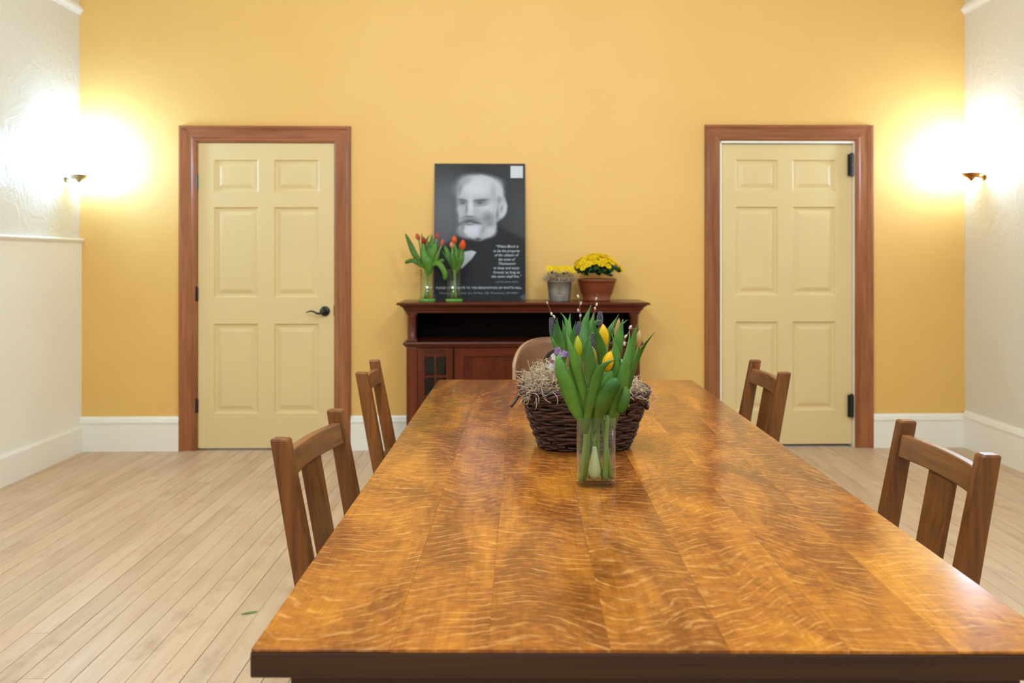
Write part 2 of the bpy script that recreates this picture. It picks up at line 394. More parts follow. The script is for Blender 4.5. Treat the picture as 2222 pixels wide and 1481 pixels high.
# ------------------------------------------------------------------ doors and casings
CP = [(0,0),(0,.020),(.004,.026),(.016,.026),(.022,.020),(.030,.015),(.078,.012),(.088,.017),(.100,.017),(.106,.010),(1.0,.006),(1.0,0)]
def casing(n, d, label):
    t = bpy.data.objects.new('trim_%d' % n, None); C.objects.link(t); struct(t, label); t.location = wall_pt((d['o0']+d['o1'])/2); t.rotation_euler = (0,0,YAW)
    u0 = (d['o0']+d['o1'])/2; z = d['top']
    def pr(w): return [(min(s*1.0, 1)*1.0 if s == 1.0 else s*w/.112, y) for s, y in CP]
    for a, inn, sg in ((d['o0'], d['i0'], 1), (d['o1'], d['i1'], -1)):
        w = abs(inn-a); q = [((s if s < 1 else w), y) for s, y in [(s*w/.112 if s < 1 else 1.0, y) for s, y in CP]]
        MB().loops([[(a-u0+sg*s, -y, .0) for s, y in q], [(a-u0+sg*s, -y, z - s*(z-d['it'])/w) for s, y in q]]).build('casing_upright', M['casing'], t)
    wl, wr, wt = d['i0']-d['o0'], d['o1']-d['i1'], z-d['it']
    q = [(s/.112 if s < 1 else 1.0, y) for s, y in CP]
    MB().loops([[(d['o0']-u0+s*wl, -y, z-s*wt) for s, y in q], [(d['o1']-u0-s*wr, -y, z-s*wt) for s, y in q]]).build('casing_head', M['casing_h'], t)
    return t
casing(4, D1, 'reddish oak casing around the door with lever handle')
casing(5, D2, 'reddish oak casing around the door with white jamb')
def panel_mesh(w, h):
    def rect(i, y): return [(-w/2+i,y,-h/2+i),(w/2-i,y,-h/2+i),(w/2-i,y,h/2-i),(-w/2+i,y,h/2-i)]
    L = [rect(0,0), rect(.003,.002), rect(.010,.0115), rect(.024,.0135), rect(.028,.0128), rect(.050,.005), rect(.054,.004)]
    m = MB().loops(L, True, False, True)
    return m
def door(n, d, u0, u1, z0, z1, cols, rows, yf, label, px):
    t = bpy.data.objects.new('door_%d' % n, None); C.objects.link(t); struct(t, label)
    uc = (u0+u1)/2; t.location = wall_pt(uc); t.rotation_euler = (0,0,YAW)
    xs = sorted([u0, u1] + [c for cc in cols for c in cc]); zs = sorted([z0, z1] + [r for rr in rows for r in rr])
    fr = MB()
    for i in range(len(xs)-1):
        for j in range(len(zs)-1):
            if i in (1,3) and j in (1,3,5): continue
            fr.add([(xs[i]-uc,yf,zs[j]),(xs[i+1]-uc,yf,zs[j]),(xs[i+1]-uc,yf,zs[j+1]),(xs[i]-uc,yf,zs[j+1])], [(0,1,2,3)])
    a, b, y2 = u0-uc, u1-uc, yf+.036
    fr.add([(a,yf,z0),(b,yf,z0),(b,yf,z1),(a,yf,z1),(a,y2,z0),(b,y2,z0),(b,y2,z1),(a,y2,z1)], [(0,4,5,1),(1,5,6,2),(2,6,7,3),(3,7,4,0),(4,7,6,5)])
    fr.build('door_leaf', M['door'], t)
    for (c0, c1) in cols:
        for (r0, r1) in rows:
            panel_mesh(c1-c0, abs(r1-r0)).build('panel', M['door'], t, loc=((c0+c1)/2-uc, yf, (r0+r1)/2))
    # jamb lining
    jm = MB()
    for x0_, x1_ in ((d['i0']-.001, u0-.003), (u1+.003, d['i1']+.001)):
        jm.box(x0_-uc, max(x1_, x0_+.004)-uc, -.003, T, 0, d['it'])
    jm.box(d['i0']-uc, d['i1']-uc, -.003, T, z1+.004, d['it']+.001)
    jm.build('jamb', M['white'] if n == 2 else M['casing'], t)
    return t, uc
def rows_(px, rr): return [(zw(px, b), zw(px, a)) for a, b in rr]
c1 = [(uw(463), uw(560)), (uw(594), uw(692))]; r1 = rows_(577, [(346,417),(449,645),(702,897)])
d1, uc1 = door(1, D1, uw(429.5), uw(725), .014, zw(577,310.5), c1, r1, .004, 'cream yellow six-panel door with black lever handle', 577)
off2 = -.03
c2 = [(uw(1596,off2), uw(1689,off2)), (uw(1720,off2), uw(1814,off2))]; r2 = [(zw(1705,b,off2), zw(1705,a,off2)) for a, b in [(346,415),(448,640),(697,890)]]
d2, uc2 = door(2, D2, uw(1564,off2), uw(1848.5,off2), .018, zw(1705,313,off2), c2, r2, .03, 'cream yellow six-panel door with black hinges and white jamb', 1705)
# handle, hinges
hu, hz = uw(705)-uc1, zw(705,675)
hd = MB().lathe([(.033,0),(.034,.004),(.031,.010),(.024,.013),(.013,.016),(.012,.045),(.014,.050),(.006,.054)], 28).build('handle_rosette', M['black'], d1, smooth=True, loc=(hu, .004, hz), rot=(R(90),0,0))
lev = bez([(hu,-.044,hz-.004),(hu-.035,-.047,hz-.013),(hu-.060,-.047,hz-.002),(hu-.085,-.045,hz+.004),(hu-.115,-.043,hz-.006)], 18)
MB().tube(lev, [.0085-.0048*i/17 for i in range(18)], 8).build('lever', M['black'], d1, smooth=True)
MB().box(uw(724.5)-uc1, uw(728.5)-uc1, -.004, .01, zw(727,684), zw(727,662)).build('strike_plate', M['black'], d1)
def hinge(par, uc, px, y0, y1, r, mat, yy):
    u = uw(px)-uc; za, zb = zw(px, y1), zw(px, y0); m = MB()
    n = 5; hh = (zb-za)/n
    for k in range(n): m.lathe([(r*.9,0),(r,.001),(r,hh-.0015),(r*.9,hh-.0005)], 12, (u, yy, za+k*hh))
    m.lathe([(r*.5,0),(r*.7,.002),(r*.7,.006),(r*.3,.009)], 10, (u,yy,zb)); m.box(u-r*1.6, u+r*1.6, yy+r*.4, yy+r*1.0, za, zb)
    m.build('hinge', mat, par)
for a, b in ((379,411),(623,653),(865,895)): hinge(d1, uc1, 426.5, a, b, .0075, M['steel'] if a < 400 else M['black'], -.006)
for a, b in ((334,381),(857,905)): hinge(d2, uc2, 1848.5, a, b, .014, M['black'], .004)
# ------------------------------------------------------------------ wall sconces
def sconce(name, label, X, s, D, zpx, metal, col, power):
    z = H - (zpx - VY)/F*D
    t = thing(name, label, 'wall lamp', (X, D, z))
    MB().lathe([(.028,0),(.030,.003),(.026,.008),(.012,.012)], 20).build('backplate', metal, t, smooth=True, loc=(0,0,0), rot=(0, R(90)*s, 0))
    MB().tube(bez([(0,0,0),(s*.03,0,-.004),(s*.055,0,.0),(s*.075,0,.004)],8), .011, 10).build('arm', metal, t, smooth=True)
    MB().lathe([(.006,-.034),(.011,-.026),(.020,-.016),(.046,-.002),(.058,.014),(.060,.018),(.055,.017),(.044,.010),(.0,.006)], 28).build('dish', metal, t, smooth=True, loc=(s*.085,0,.0))
    MB().lathe([(.030,.012),(.046,.024),(.054,.06),(.057,.13),(.054,.19),(.048,.232),(.042,.238),(.0,.238)], 28).build('glass_shade', emit(name+'_glow', col, power), t, smooth=True, loc=(s*.085,0,0))
    return t
sconce('wall_sconce', 'pale metal wall sconce glowing bright on the left white wall', XL, 1, 5.345, 385, M['nickel'], LAMP_L, SCONCE_L)
sconce('wall_sconce', 'brass wall sconce glowing bright on the right white wall', XR, -1, 5.40, 381, M['brass'], LAMP_R, SCONCE_R)
# ------------------------------------------------------------------ table
TX0, TX1, TY0, TY1, TZ = -.344, .738, 1.0895, 3.538, .76
tc = ((TX0+TX1)/2, (TY0+TY1)/2)
tb = thing('library_table', 'long quartersawn oak library table in the middle of the room', 'table', (tc[0], tc[1], 0), R(-.4))
hx, hy = (TX1-TX0)/2, (TY1-TY0)/2
MB().box(-hx, hx, -hy, hy, TZ-.0385, TZ-.004).build('top_core', M['oak_edge'], tb, bev=.003)
cuts = [-1, -.66, -.42, -.12, .17, .46, .72, 1]
for a, b in zip(cuts, cuts[1:]):
    MB().box(a*hx + (.0012 if a == -1 else .0001), b*hx - (.0012 if b == 1 else .0001), -hy+.0012, hy-.0012, TZ-.0041, TZ).build('top_board', M['oak'], tb, bev=.0012 if abs(a) == 1 or b == 1 else 0)
ax, ay = hx-.04, hy-.05
for nm, q in (('apron', (-ax, ax, -ay, -ay+.024, .635, TZ-.039)), ('apron', (-ax, ax, ay-.024, ay, .635, TZ-.039)), ('apron', (-ax, -ax+.024, -ay+.0245, ay-.0245, .635, TZ-.039)), ('apron', (ax-.024, ax, -ay+.0245, ay-.0245, .635, TZ-.039))):
    MB().box(*q).build(nm, M['oak_edge'], tb, bev=.002)
for sx in (-1, 1):
    for sy in (-1, 1):
        cx, cy = sx*(ax-.035), sy*(ay-.035)
        MB().loops([[(cx-w,cy-w,z),(cx+w,cy-w,z),(cx+w,cy+w,z),(cx-w,cy+w,z)] for w, z in ((.030,0),(.034,.02),(.033,.64),(.033,TZ-.039))]).build('leg', M['oak_leg'], tb, bev=.003)
for sy in (-1, 1): MB().box(-ax+.069, ax-.069, sy*(ay-.035)-.014, sy*(ay-.035)+.014, .13, .19).build('stretcher', M['oak_edge'], tb, bev=.002)
MB().box(-.05, .05, -ay+.05, ay-.05, .145, .168).build('stretcher', M['oak_leg'], tb, bev=.002)
# ------------------------------------------------------------------ oak chairs
def chair_parts():
    out = []
    HT, SZ = .866, .45
    def bx(z): return -.19 if z < SZ else -.19 - (z-SZ)*.187
    for sy in (-1, 1):
        y = sy*.183; L = []
        for z, wx, wy in ((0,.017,.016),(.12,.020,.017),(SZ,.024,.018),(.62,.0235,.018),(HT-.006,.0205,.017),(HT,.0195,.016)):
            c = bx(z) if z >= SZ else -.19 - (SZ-z)*.10
            L.append([(c-wx,y-wy,z),(c+wx,y-wy,z),(c+wx,y+wy,z),(c-wx,y+wy,z)])
        out.append(('back_post', MB().loops(L), 'chair', .0045))
    for sy in (-1, 1):
        out.append(('front_leg', MB().box(.165,.203, sy*.186-.019, sy*.186+.019, 0, SZ-.012), 'chair', .003))
    def rail(z0, z1, th, bow):
        L = []
        for i in range(13):
            y = -.168 + .336*i/12; k = 1 - (y/.168)**2
            f0, f1 = bx(z0)+.004-bow*k, bx(z1)+.004-bow*k
            L.append([(f0-th,y,z0),(f0+th,y,z0),(f1+th,y,z1),(f1-th,y,z1)])
        return MB().loops(L)
    out.append(('top_rail', rail(.776, .832, .0105, .016), 'chair_h', .003))
    out.append(('lower_rail', rail(.478, .515, .0095, .018), 'chair_h', .003))
    L = []
    for i in range(5):
        z = .513 + .265*i/4; c = bx(z)+.004-.020
        L.append([(c-.0055,-.055,z),(c+.0055,-.055,z),(c+.0055,.055,z),(c-.0055,.055,z)])
    out.append(('back_splat', MB().loops(L), 'chair', .001))
    out.append(('seat', MB().loops([[(-.165,-.16,SZ-.012),(.222,-.200,SZ-.012),(.222,.200,SZ-.012),(-.165,.16,SZ-.012)], [(-.165,-.16,SZ+.014),(.222,-.200,SZ+.014),(.222,.200,SZ+.014),(-.165,.16,SZ+.014)]]), 'chair_h', .006))
    out.append(('seat_rail', MB().box(.175,.193,-.166,.166,SZ-.07,SZ-.013), 'chair_h', .001))
    for sy in (-1, 1):
        out.append(('side_rail', MB().box(-.163,.164, sy*.182-.010, sy*.182+.010, SZ-.07, SZ-.013), 'chair', .001))
        out.append(('side_stretcher', MB().box(-.190,.164, sy*.182-.009, sy*.182+.009, .14, .175), 'chair', .001))
    out.append(('front_stretcher', MB().box(.175,.192,-.166,.166,.22,.25), 'chair_h', .001))
    return [(n, mb.mesh(n, M[m]), b) for n, mb, m, b in out]
CHP = chair_parts()
def place_chair(x, y, deg, label):
    t = thing('oak_chair', label, 'chair', (x, y, 0), R(deg), 'oak side chairs along the table')
    for n, me, b in CHP:
        o = inst(me, n, t); m = o.modifiers.new('bevel', 'BEVEL'); m.width = b; m.segments = 2; m.limit_method = 'ANGLE'; m.angle_limit = R(40)
place_chair(-.252, 2.045, -7.0, 'dark oak chair near the camera on the left side of the table')
place_chair(-.304, 3.195, 2.5, 'dark oak chair at the far left of the table, beside the cabinet')
place_chair(.722, 1.925, 180.0, 'dark oak chair near the camera on the right side of the table')
place_chair(.700, 3.185, 180.0, 'dark oak chair at the far right of the table, before the right door')
# bent plywood chair at the far end
pc = thing('plywood_chair', 'light brown bentwood shell chair at the far end of the table', 'chair', (.205, 3.93, 0))
def shell(n=22):
    rows = []
    for j in range(9):
        v = j/8; row = []
        for i in range(n+1):
            s = -1 + 2*i/n; a = s*R(78)
            top = .885 - .115*abs(s)**3.2; z = .60 + (top-.60)*v
            r = .225; row.append((r*math.sin(a), .20 - r*.9*(1-math.cos(a))*1.0 + .03*v*math.cos(a), z))
        rows.append(row)
    m = MB().loops(rows, False, False, False); return m
o = shell().build('back_shell', M['ply'], pc, smooth=True)
sm = o.modifiers.new('solid', 'SOLIDIFY'); sm.thickness = .016; sm.offset = 0; sm.material_offset_rim = 1
o.data.materials.append(M['ply_edge'])
L = []
for z, k in ((.440,.95),(.446,1.0),(.462,1.0),(.468,.97)):
    L.append([(k*.215*math.copysign(abs(math.cos(a))**.6, math.cos(a)), k*.21*math.copysign(abs(math.sin(a))**.6, math.sin(a)) + .0, z) for a in [2*math.pi*i/32 for i in range(32)]])
MB().loops(L).build('seat', M['ply'], pc, smooth=True, bev=.002)
for sx in (-1, 1):
    MB().tube([(sx*.19,-.19,0),(sx*.165,-.155,.44)], [.014,.018], 10).build('leg', M['ply'], pc, smooth=True)
    MB().tube(bez([(sx*.19,.23,0),(sx*.17,.17,.44),(sx*.172,.165,.66)],8), .014, 10).build('leg', M['ply'], pc, smooth=True)
# ------------------------------------------------------------------ cabinet
CO = .372
cu0, cu1 = uw(879,CO), uw(1386,CO); cuc = (cu0+cu1)/2; hw = (cu1-cu0)/2
def zc(py): return H - (py - VY)/F*(W0 - CO)
CZ = 1.004
cb = thing('mahogany_cabinet', 'dark mahogany cabinet with open shelf against the orange wall', 'cabinet', wall_pt(cuc), YAW)
fy = -CO; by = -.032
MB().rings(-hw, hw, fy, by, [(-.01,zc(678)),(.004,zc(678)),(.004,zc(674)),(.010,zc(673)),(.014,zc(671.5)),(.018,zc(668)),(.028,zc(664.5)),(.036,zc(663.5)),(.037,zc(661.5)),(.050,zc(661)),(.056,CZ-.012),(.056,CZ-.006),(.050,CZ-.001),(.046,CZ)]).build('top', M['cab_h'], cb)
zt, zl = zc(678), zc(741)
MB().box(-hw+.02, hw-.02, by-.016, by, .02, zt).build('back_panel', M['cab_shade'], cb)
for sx in (-1, 1):
    x0 = sx*hw
    MB().box(min(x0, x0-sx*.02), max(x0, x0-sx*.02), fy+.07, by-.0165, .02, zt-.0005).build('side_panel', M['cab'], cb)
    # upper column: turned shaft with square blocks
    cx = x0 - sx*.034; cy = fy+.034
    for za_, zb_ in ((zt-.012, zt-.0004), (zl+.0005, zl+.014)): MB().box(cx-.032,cx+.032,cy-.032,cy+.032, za_, zb_).build('column_block', M['cab'], cb, bev=.002)
    h = zt-zl-.026
    MB().lathe([(.030,0),(.031,.006),(.026,.011),(.029,.016),(.0255,.021),(.0255,h-.021),(.029,h-.016),(.026,h-.011),(.031,h-.006),(.030,h)], 24, (cx,cy,zl+.0142)).build('column', M['cab'], cb, smooth=True)
    MB().box(min(x0,x0-sx*.068), max(x0,x0-sx*.068), fy, fy+.0695, .0, zc(753)).build('pilaster', M['cab'], cb, bev=.003)
MB().rings(-hw, hw, fy, by-.017, [(-.004,zc(752.5)),(.006,zc(752)),(.010,zc(749)),(.018,zc(747)),(.020,zc(744)),(.016,zl-.001),(.010,zl)]).build('ledge', M['cab_h'], cb)
zd1, zd0 = zc(754), .085
MB().box(-hw+.069, hw-.069, fy+.012, by-.017, .02, zd0-.004).build('plinth', M['cab_h'], cb, bev=.003)
def cx_(px): return uw(px,CO) - cuc
def cab_door(x0, x1, glazed):
    d = MB()
    st = .044 if glazed else .058; rt = .055
    t = MB().box(x0, x0+st, fy+.006, fy+.026, zd0, zd1).build('door', M['cab'], cb, bev=.001)
    MB().box(x1-st, x1, fy+.006, fy+.026, zd0, zd1).build('stile', M['cab'], t, bev=.001)
    for a, b in ((zd0, zd0+.08), (zd1-rt, zd1)): MB().box(x0+st, x1-st, fy+.0065, fy+.0255, a, b).build('rail', M['cab_h'], t, bev=.001)
    a, b = x0+st, x1-st
    if glazed:
        MB().box(a, b, fy+.016, fy+.019, zd0+.08, zd1-rt).build('pane', M['pane'], t)
        mx = (a+b)/2; MB().box(mx-.006, mx+.006, fy+.009, fy+.0158, zd0+.08, zd1-rt).build('muntin', M['cab'], t)
        for k in range(1, 4):
            z = zd1-rt - k*(zd1-rt-zd0-.08)/4*1.0
            MB().box(a, b, fy+.0095, fy+.0157, z-.007, z+.007).build('muntin', M['cab_h'], t)
    else:
        MB().box(a, b, fy+.016, fy+.022, zd0+.08, zd1-rt).build('panel', M['cab'], t)
        MB().lathe([(.006,0),(.006,.012),(.012,.018),(.010,.024),(.0,.026)], 16).build('knob', M['brass'], t, smooth=True, loc=(x0+.03, fy+.006, .42), rot=(R(90),0,0))
cab_door(-hw+.069, cx_(980.5), True); cab_door(cx_(983), -cx_(983), False); cab_door(-cx_(980.5), hw-.069, True)
for sx in (-1,1): MB().box(min(sx*-cx_(981.7),sx*-cx_(982)), max(sx*-cx_(981.7),sx*-cx_(982))+.001, fy+.02, by-.017, zd0, zd1).build('partition', M['cab_shade'], cb)
MB().box(-hw+.021, hw-.021, fy+.03, by-.017, .40, .415).build('inner_shelf', M['cab_shade'], cb)
# ------------------------------------------------------------------ portrait poster
pw, ph = .606, .915
ub, _ = W(1039, 648, .17); po = wall_pt(ub, -.115, CZ + .001)
lean = math.atan2(.108, ph)
pt = thing('portrait_poster', 'black and white poster of a bearded man leaning on the wall', 'poster', po, YAW)
pt.rotation_euler = (-lean, 0, YAW)
MB().box(-pw/2, pw/2, 0, .006, 0, ph).build('backing_board', M['foam_edge'], pt)
def sst(a, b, x):
    if a == b: return 0.0
    t = max(0, min(1, (x-a)/(b-a))); return t*t*(3-2*t)
def ell(x, y, cx, cy, rx, ry, soft=.25, rot=0):
    c, s = math.cos(R(rot)), math.sin(R(rot)); dx, dy = x-cx, y-cy
    d = math.hypot((dx*c+dy*s)/rx, (-dx*s+dy*c)/ry); return 1 - sst(1-soft, 1+soft, d)
def poly(x, y, pts, soft):
    ins = False; dmin = 1e9; n = len(pts)
    for i in range(n):
        (x1,y1),(x2,y2) = pts[i], pts[(i+1)%n]
        if (y1 > y) != (y2 > y) and x < (x2-x1)*(y-y1)/(y2-y1)+x1: ins = not ins
        L2 = (x2-x1)**2+(y2-y1)**2; t = max(0,min(1,((x-x1)*(x2-x1)+(y-y1)*(y2-y1))/L2))
        dmin = min(dmin, math.hypot(x-x1-t*(x2-x1), y-y1-t*(y2-y1)))
    return sst(-soft, soft, dmin if ins else -dmin)
def portrait(x, y):
    x = (x-50)*968/905; y = (y-38)*1481/1393
    g = 68 + 42*ell(x,y,110,540,230,420,.95) - 8*ell(x,y,200,30,420,140,.9) + 10*ell(x,y,900,560,120,300,.9)
    st = [g]
    def E(v, *a): st[0] += (v-st[0])*ell(x, y, *a)
    def Q(v, soft, pts): st[0] += (v-st[0])*poly(x, y, pts, soft)
    Q(50, 30, [(-10,1490),(-10,960),(90,900),(250,800),(400,830),(560,800),(665,670),(740,720),(870,780),(980,850),(980,1490)])
    Q(184, 15, [(246,520),(238,430),(242,330),(265,240),(310,180),(400,140),(500,124),(600,150),(670,200),(715,270),(730,340),(760,400),(776,460),(762,540),(720,600),(690,622),(660,650),(665,690),(640,760),(580,810),(490,845),(430,835),(330,780),(272,730),(262,680),(255,620)])
    E(206, 500,195,190,70,.6,6); E(220, 440,275,170,95,.85); E(150, 272,265,26,100,.8,16); E(176, 330,190,70,36,.9,-30)
    E(206, 690,290,46,90,.7,-14); E(184, 630,320,24,80,.9,-8); E(176, 735,395,18,22,.8); E(150, 690,400,18,34,.9)
    E(206, 726,505,44,84,.3,8); E(152, 714,495,14,40,.9,8); E(136, 672,545,13,68,.9,4)
    E(112, 240,570,15,120,.9); E(192, 280,505,34,42,.95); E(212, 560,480,90,66,.95)
    E(134, 297,425,54,30,.85); E(138, 490,425,74,30,.85); E(112, 300,402,54,11,.8,12); E(104, 492,403,76,13,.8,-6)
    E(158, 300,441,28,8,.7); E(160, 488,440,36,8,.7); E(84, 302,434,19,7,.7); E(84, 484,433,22,8,.7); E(148, 490,460,52,7,.9,-3)
    E(218, 387,470,27,100,.75,-3); E(206, 376,548,44,26,.7); E(146, 342,505,11,58,.9,3); E(98, 374,581,52,8,.8)
    E(142, 568,600,50,58,.95); E(150, 590,665,34,40,.95)
    E(146, 388,612,108,20,.8,4); E(200, 405,735,136,78,.5); E(224, 400,730,98,55,.85); E(204, 600,745,60,52,.6,-38)
    E(96, 335,640,66,16,.85,-14); E(96, 430,643,70,15,.85,13); E(112, 284,662,26,18,.9,-40); E(128, 372,668,50,9,.9); E(150, 300,700,22,60,.95,14); E(168, 520,720,26,70,.95,24); E(150, 300,770,50,22,.95,38); E(88, 465,826,34,13,.85)
    Q(206, 6, [(255,1000),(330,960),(400,948),(448,965),(400,1040),(292,1145),(260,1110)])
    Q(96, 4, [(970,1405),(910,1446),(935,1481),(970,1481)]); Q(88, 4, [(0,1410),(27,1443),(0,1450)])
    n = math.sin(x*.9+y*.31)*math.sin(y*1.3-x*.2)
    return st[0] + random.uniform(-2,2) + 2*n
nx, ny = 126, 190
pm = MB(); cols = []
for j in range(ny+1):
    for i in range(nx+1):
        u, v = i/nx, j/ny
        pm.v.append((-pw/2 + pw*u, -.0006, ph*(1-v)))
        g = portrait(50 + 905*u, 38 + 1393*v); c = lin((g*.93, g*.935, g*.975)); cols += [c[0], c[1], c[2], 1.0]
for j in range(ny):
    for i in range(nx):
        a = j*(nx+1)+i; pm.f.append((a, a+nx+1, a+nx+2, a+1))
def printmat():
    t = NT('poster_print'); a = t.n.new('ShaderNodeVertexColor'); a.layer_name = 'print'; t.base(a.outputs[0]); t.set(Roughness=.6, Specular_IOR_Level=.12); return t.m
o = pm.build('printed_sheet', printmat(), pt); ca = o.data.color_attributes.new('print', 'FLOAT_COLOR', 'POINT'); ca.data.foreach_set('color', cols)
def text(s, cx, cy, size, mat, width=None, shear=0.0, name='lettering', bold=0.0):
    cu = bpy.data.curves.new(name, 'FONT'); cu.body = s; cu.size = size; cu.align_x = 'CENTER'; cu.align_y = 'CENTER'; cu.shear = shear; cu.offset = bold; cu.resolution_u = 2
    tmp = bpy.data.objects.new('tmp_text', cu); C.objects.link(tmp); bpy.context.view_layer.update()
    me = bpy.data.meshes.new_from_object(tmp.evaluated_get(bpy.context.evaluated_depsgraph_get()))
    bpy.data.objects.remove(tmp); bpy.data.curves.remove(cu)
    xs = [v.co.x for v in me.vertices]; w = max(xs)-min(xs); k = (width/w) if width else 1
    mx_ = (max(xs)+min(xs))/2
    for v in me.vertices: v.co = ((v.co.x-mx_)*k, 0, v.co.y)
    me.materials.append(mat); me.name = name
    o = bpy.data.objects.new(name, me); C.objects.link(o); o.parent = pt
    o.location = (-pw/2 + pw*(cx-50)/905, -.0012, ph*(1-(cy-38)/1393)); return o
U = pw/905
for s, cx, cy, w in (('\u201cWatts Block is', 775, 890, 220), ('to be the property', 770, 935, 260), ('of the citizens of', 770, 978, 240), ('the town of', 772, 1022, 165), ('Thomaston', 772, 1064, 165), ('to keep and enjoy', 768, 1108, 255), ('forever as long as', 768, 1152, 262), ('the town shall live.\u201d', 768, 1194, 296)):
    text(s, cx, cy, .0245, M['print_white'], w*U, .3)
text('CAPTAIN SAMUEL WATTS', 772, 1250, .013, M['print_grey'], 225*U)
text('PLEASE CONTRIBUTE TO THE RENOVATION OF WATTS HALL', 497, 1309, .020, M['print_white'], 838*U)
text('Friends of Watts Hall, Inc., PO Box 108, Thomaston, ME 04861', 495, 1361, .016, M['print_grey'], 764*U)
MB().box(-pw/2+pw*(808-50)/905, -pw/2+pw*(932-50)/905, -.0014, -.0006, ph*(1-(186-38)/1393), ph*(1-(62-38)/1393)).build('blank_square', M['print_white'], pt)
# ------------------------------------------------------------------ plants: builders
def ribbon(pts, w, fold=.25, n=14, prof=None, nrm=None, roll=0.0, twist=0.0):
    """leaf blade along pts, tip first; w = full width; returns MB in world coordinates"""
    pp = bez(pts, n); rows = []
    for i, p in enumerate(pp):
        t = i/(n-1)
        if prof == 'round': k = min(1, math.sin(min(1, t*2.6+.12)*math.pi/2)) * (1 - .55*sst(.45,1,t))
        elif prof == 'wide': k = (math.sin(math.pi*min(1, .12+t*.9)))**.7 * .95 + .1
        else: k = (sst(0,.55,t)**.75) * (1 - .45*sst(.6,1,t)); k = max(k, .02)
        tg = (pp[min(i+1,n-1)] - pp[max(i-1,0)]).normalized()
        view = Vector((math.sin(roll+twist*t), -math.cos(roll+twist*t), .25)).normalized() if nrm is None else nrm
        sd = tg.cross(view); sd = sd.normalized() if sd.length > 1e-6 else Vector((1,0,0))
        nn = sd.cross(tg).normalized(); hw_ = w*k/2; row = []
        for s in (-1,-.5,0,.5,1): row.append(p + sd*(hw_*s) + nn*(fold*hw_*(abs(s)**1.6) - fold*hw_*.5) * (1 if nn.y > 0 else -1))
        rows.append(row)
    return MB().loops(rows, False, False, False)
def add_leaf(par, root, pts, w, mat, name='leaf', **kw):
    o = ribbon(pts, w*1.18, **kw).build(name, mat, par, smooth=True, off=root); nr_ = len(o.data.vertices)//5
    for an, fn in (('across', lambda i: (i % 5 - 2)/2), ('along', lambda i: (i//5)/(nr_-1))):
        at = o.data.attributes.new(an, 'FLOAT', 'POINT'); at.data.foreach_set('value', [fn(i) for i in range(len(o.data.vertices))])
    m = o.modifiers.new('solid', 'SOLIDIFY'); m.thickness = .0007; m.offset = 0
    return o
def petal_mesh(name, mat, half=62):
    rows = []
    for j in range(11):
        t = j/10; r = (math.sin(math.pi*(.14+.86*t))**.75) * (1.0 if t < .35 else 1.0) ; r = max(r, .0)
        hwd = R(half) * (1-.15*t) * (1 if t < .7 else 1-.55*((t-.7)/.3)**1.5)
        rows.append([(.5*r*math.sin(s*hwd), -.5*r*math.cos(s*hwd)*(1+.06*s*s), t) for s in (-1,-.66,-.33,0,.33,.66,1)])
    return MB().loops(rows, False, False, False).mesh(name, mat, True)
PET = {k: petal_mesh('petal', M[k]) for k in ('yellow','lime','tan','red','pink','orng','salmon')}
def bud(par, root, top, bot, wid, key, part='flower'):
    ax = (top-bot); L = ax.length; rot = ax.to_track_quat('Z', 'X')
    e = bpy.data.objects.new(part, None); C.objects.link(e); e.empty_display_size = .01; e.parent = par; e.location = bot - root; e.rotation_mode = 'QUATERNION'; e.rotation_quaternion = rot
    for k in range(6):
        o = inst(PET[key], 'petal', e, (0,0,0), (0,0,R(20 + 60*k)), (wid*(1.0 if k % 2 else .9), wid*(1.0 if k % 2 else .9), L*(1 if k % 2 else .96)))
    return e
def stem(par, root, pts, r, mat=None, name='stem', n=16, r1=None):
    pp = bez(pts, n); rr = [r + ((r1 if r1 else r)-r)*i/(n-1) for i in range(n)]
    return MB().tube(pp, rr, 8).build(name, mat or M['stem'], par, smooth=True, off=root)
def cr(rx, ry, s):
    return lambda cx, cy, D: P(rx + cx/s, ry + cy/s, D)
c5 = cr(1170, 630, 5.485); c1_ = cr(870, 480, 7.403)
# ------------------------------------------------------------------ glass vase with yellow tulips on the table
VD = 1.895
vc = P(1293, 1052, VD); vc.z = TZ + .0004
def sup(a, b, n, e): 
    return [(a*math.copysign(abs(math.cos(t))**e, math.cos(t)), b*math.copysign(abs(math.sin(t))**e, math.sin(t))) for t in [2*math.pi*i/n for i in range(n)]]
vh = .157; va, vb = .0440, .034
vt = thing('glass_vase', 'clear glass vase holding the yellow tulips on the table', 'vase', vc)
def suploop(k, z, e=.55, n=40): return [(x, y, z) for x, y in sup(va+k, vb+k, n, e)]
MB().loops([suploop(-.006,0), suploop(-.001,.002), suploop(0,.006), suploop(0,vh-.001), suploop(-.0009,vh), suploop(-.0024,vh-.001), suploop(-.0026,.016), suploop(-.008,.011), suploop(-.02,.0095)]).build('vase_body', M['glass'], vt, smooth=True)
MB().loops([suploop(-.021,.0100), suploop(-.0085,.0115), suploop(-.0031,.0165), suploop(-.0029,.083), suploop(-.0034,.0835)]).build('water', M['water'], vt, smooth=True)
def base(dx, dy, z=.013): return Vector((vc.x+dx, vc.y+dy, vc.z+z))
def neck(px, dy=0.0, py=912): return P(px, py, VD+dy)
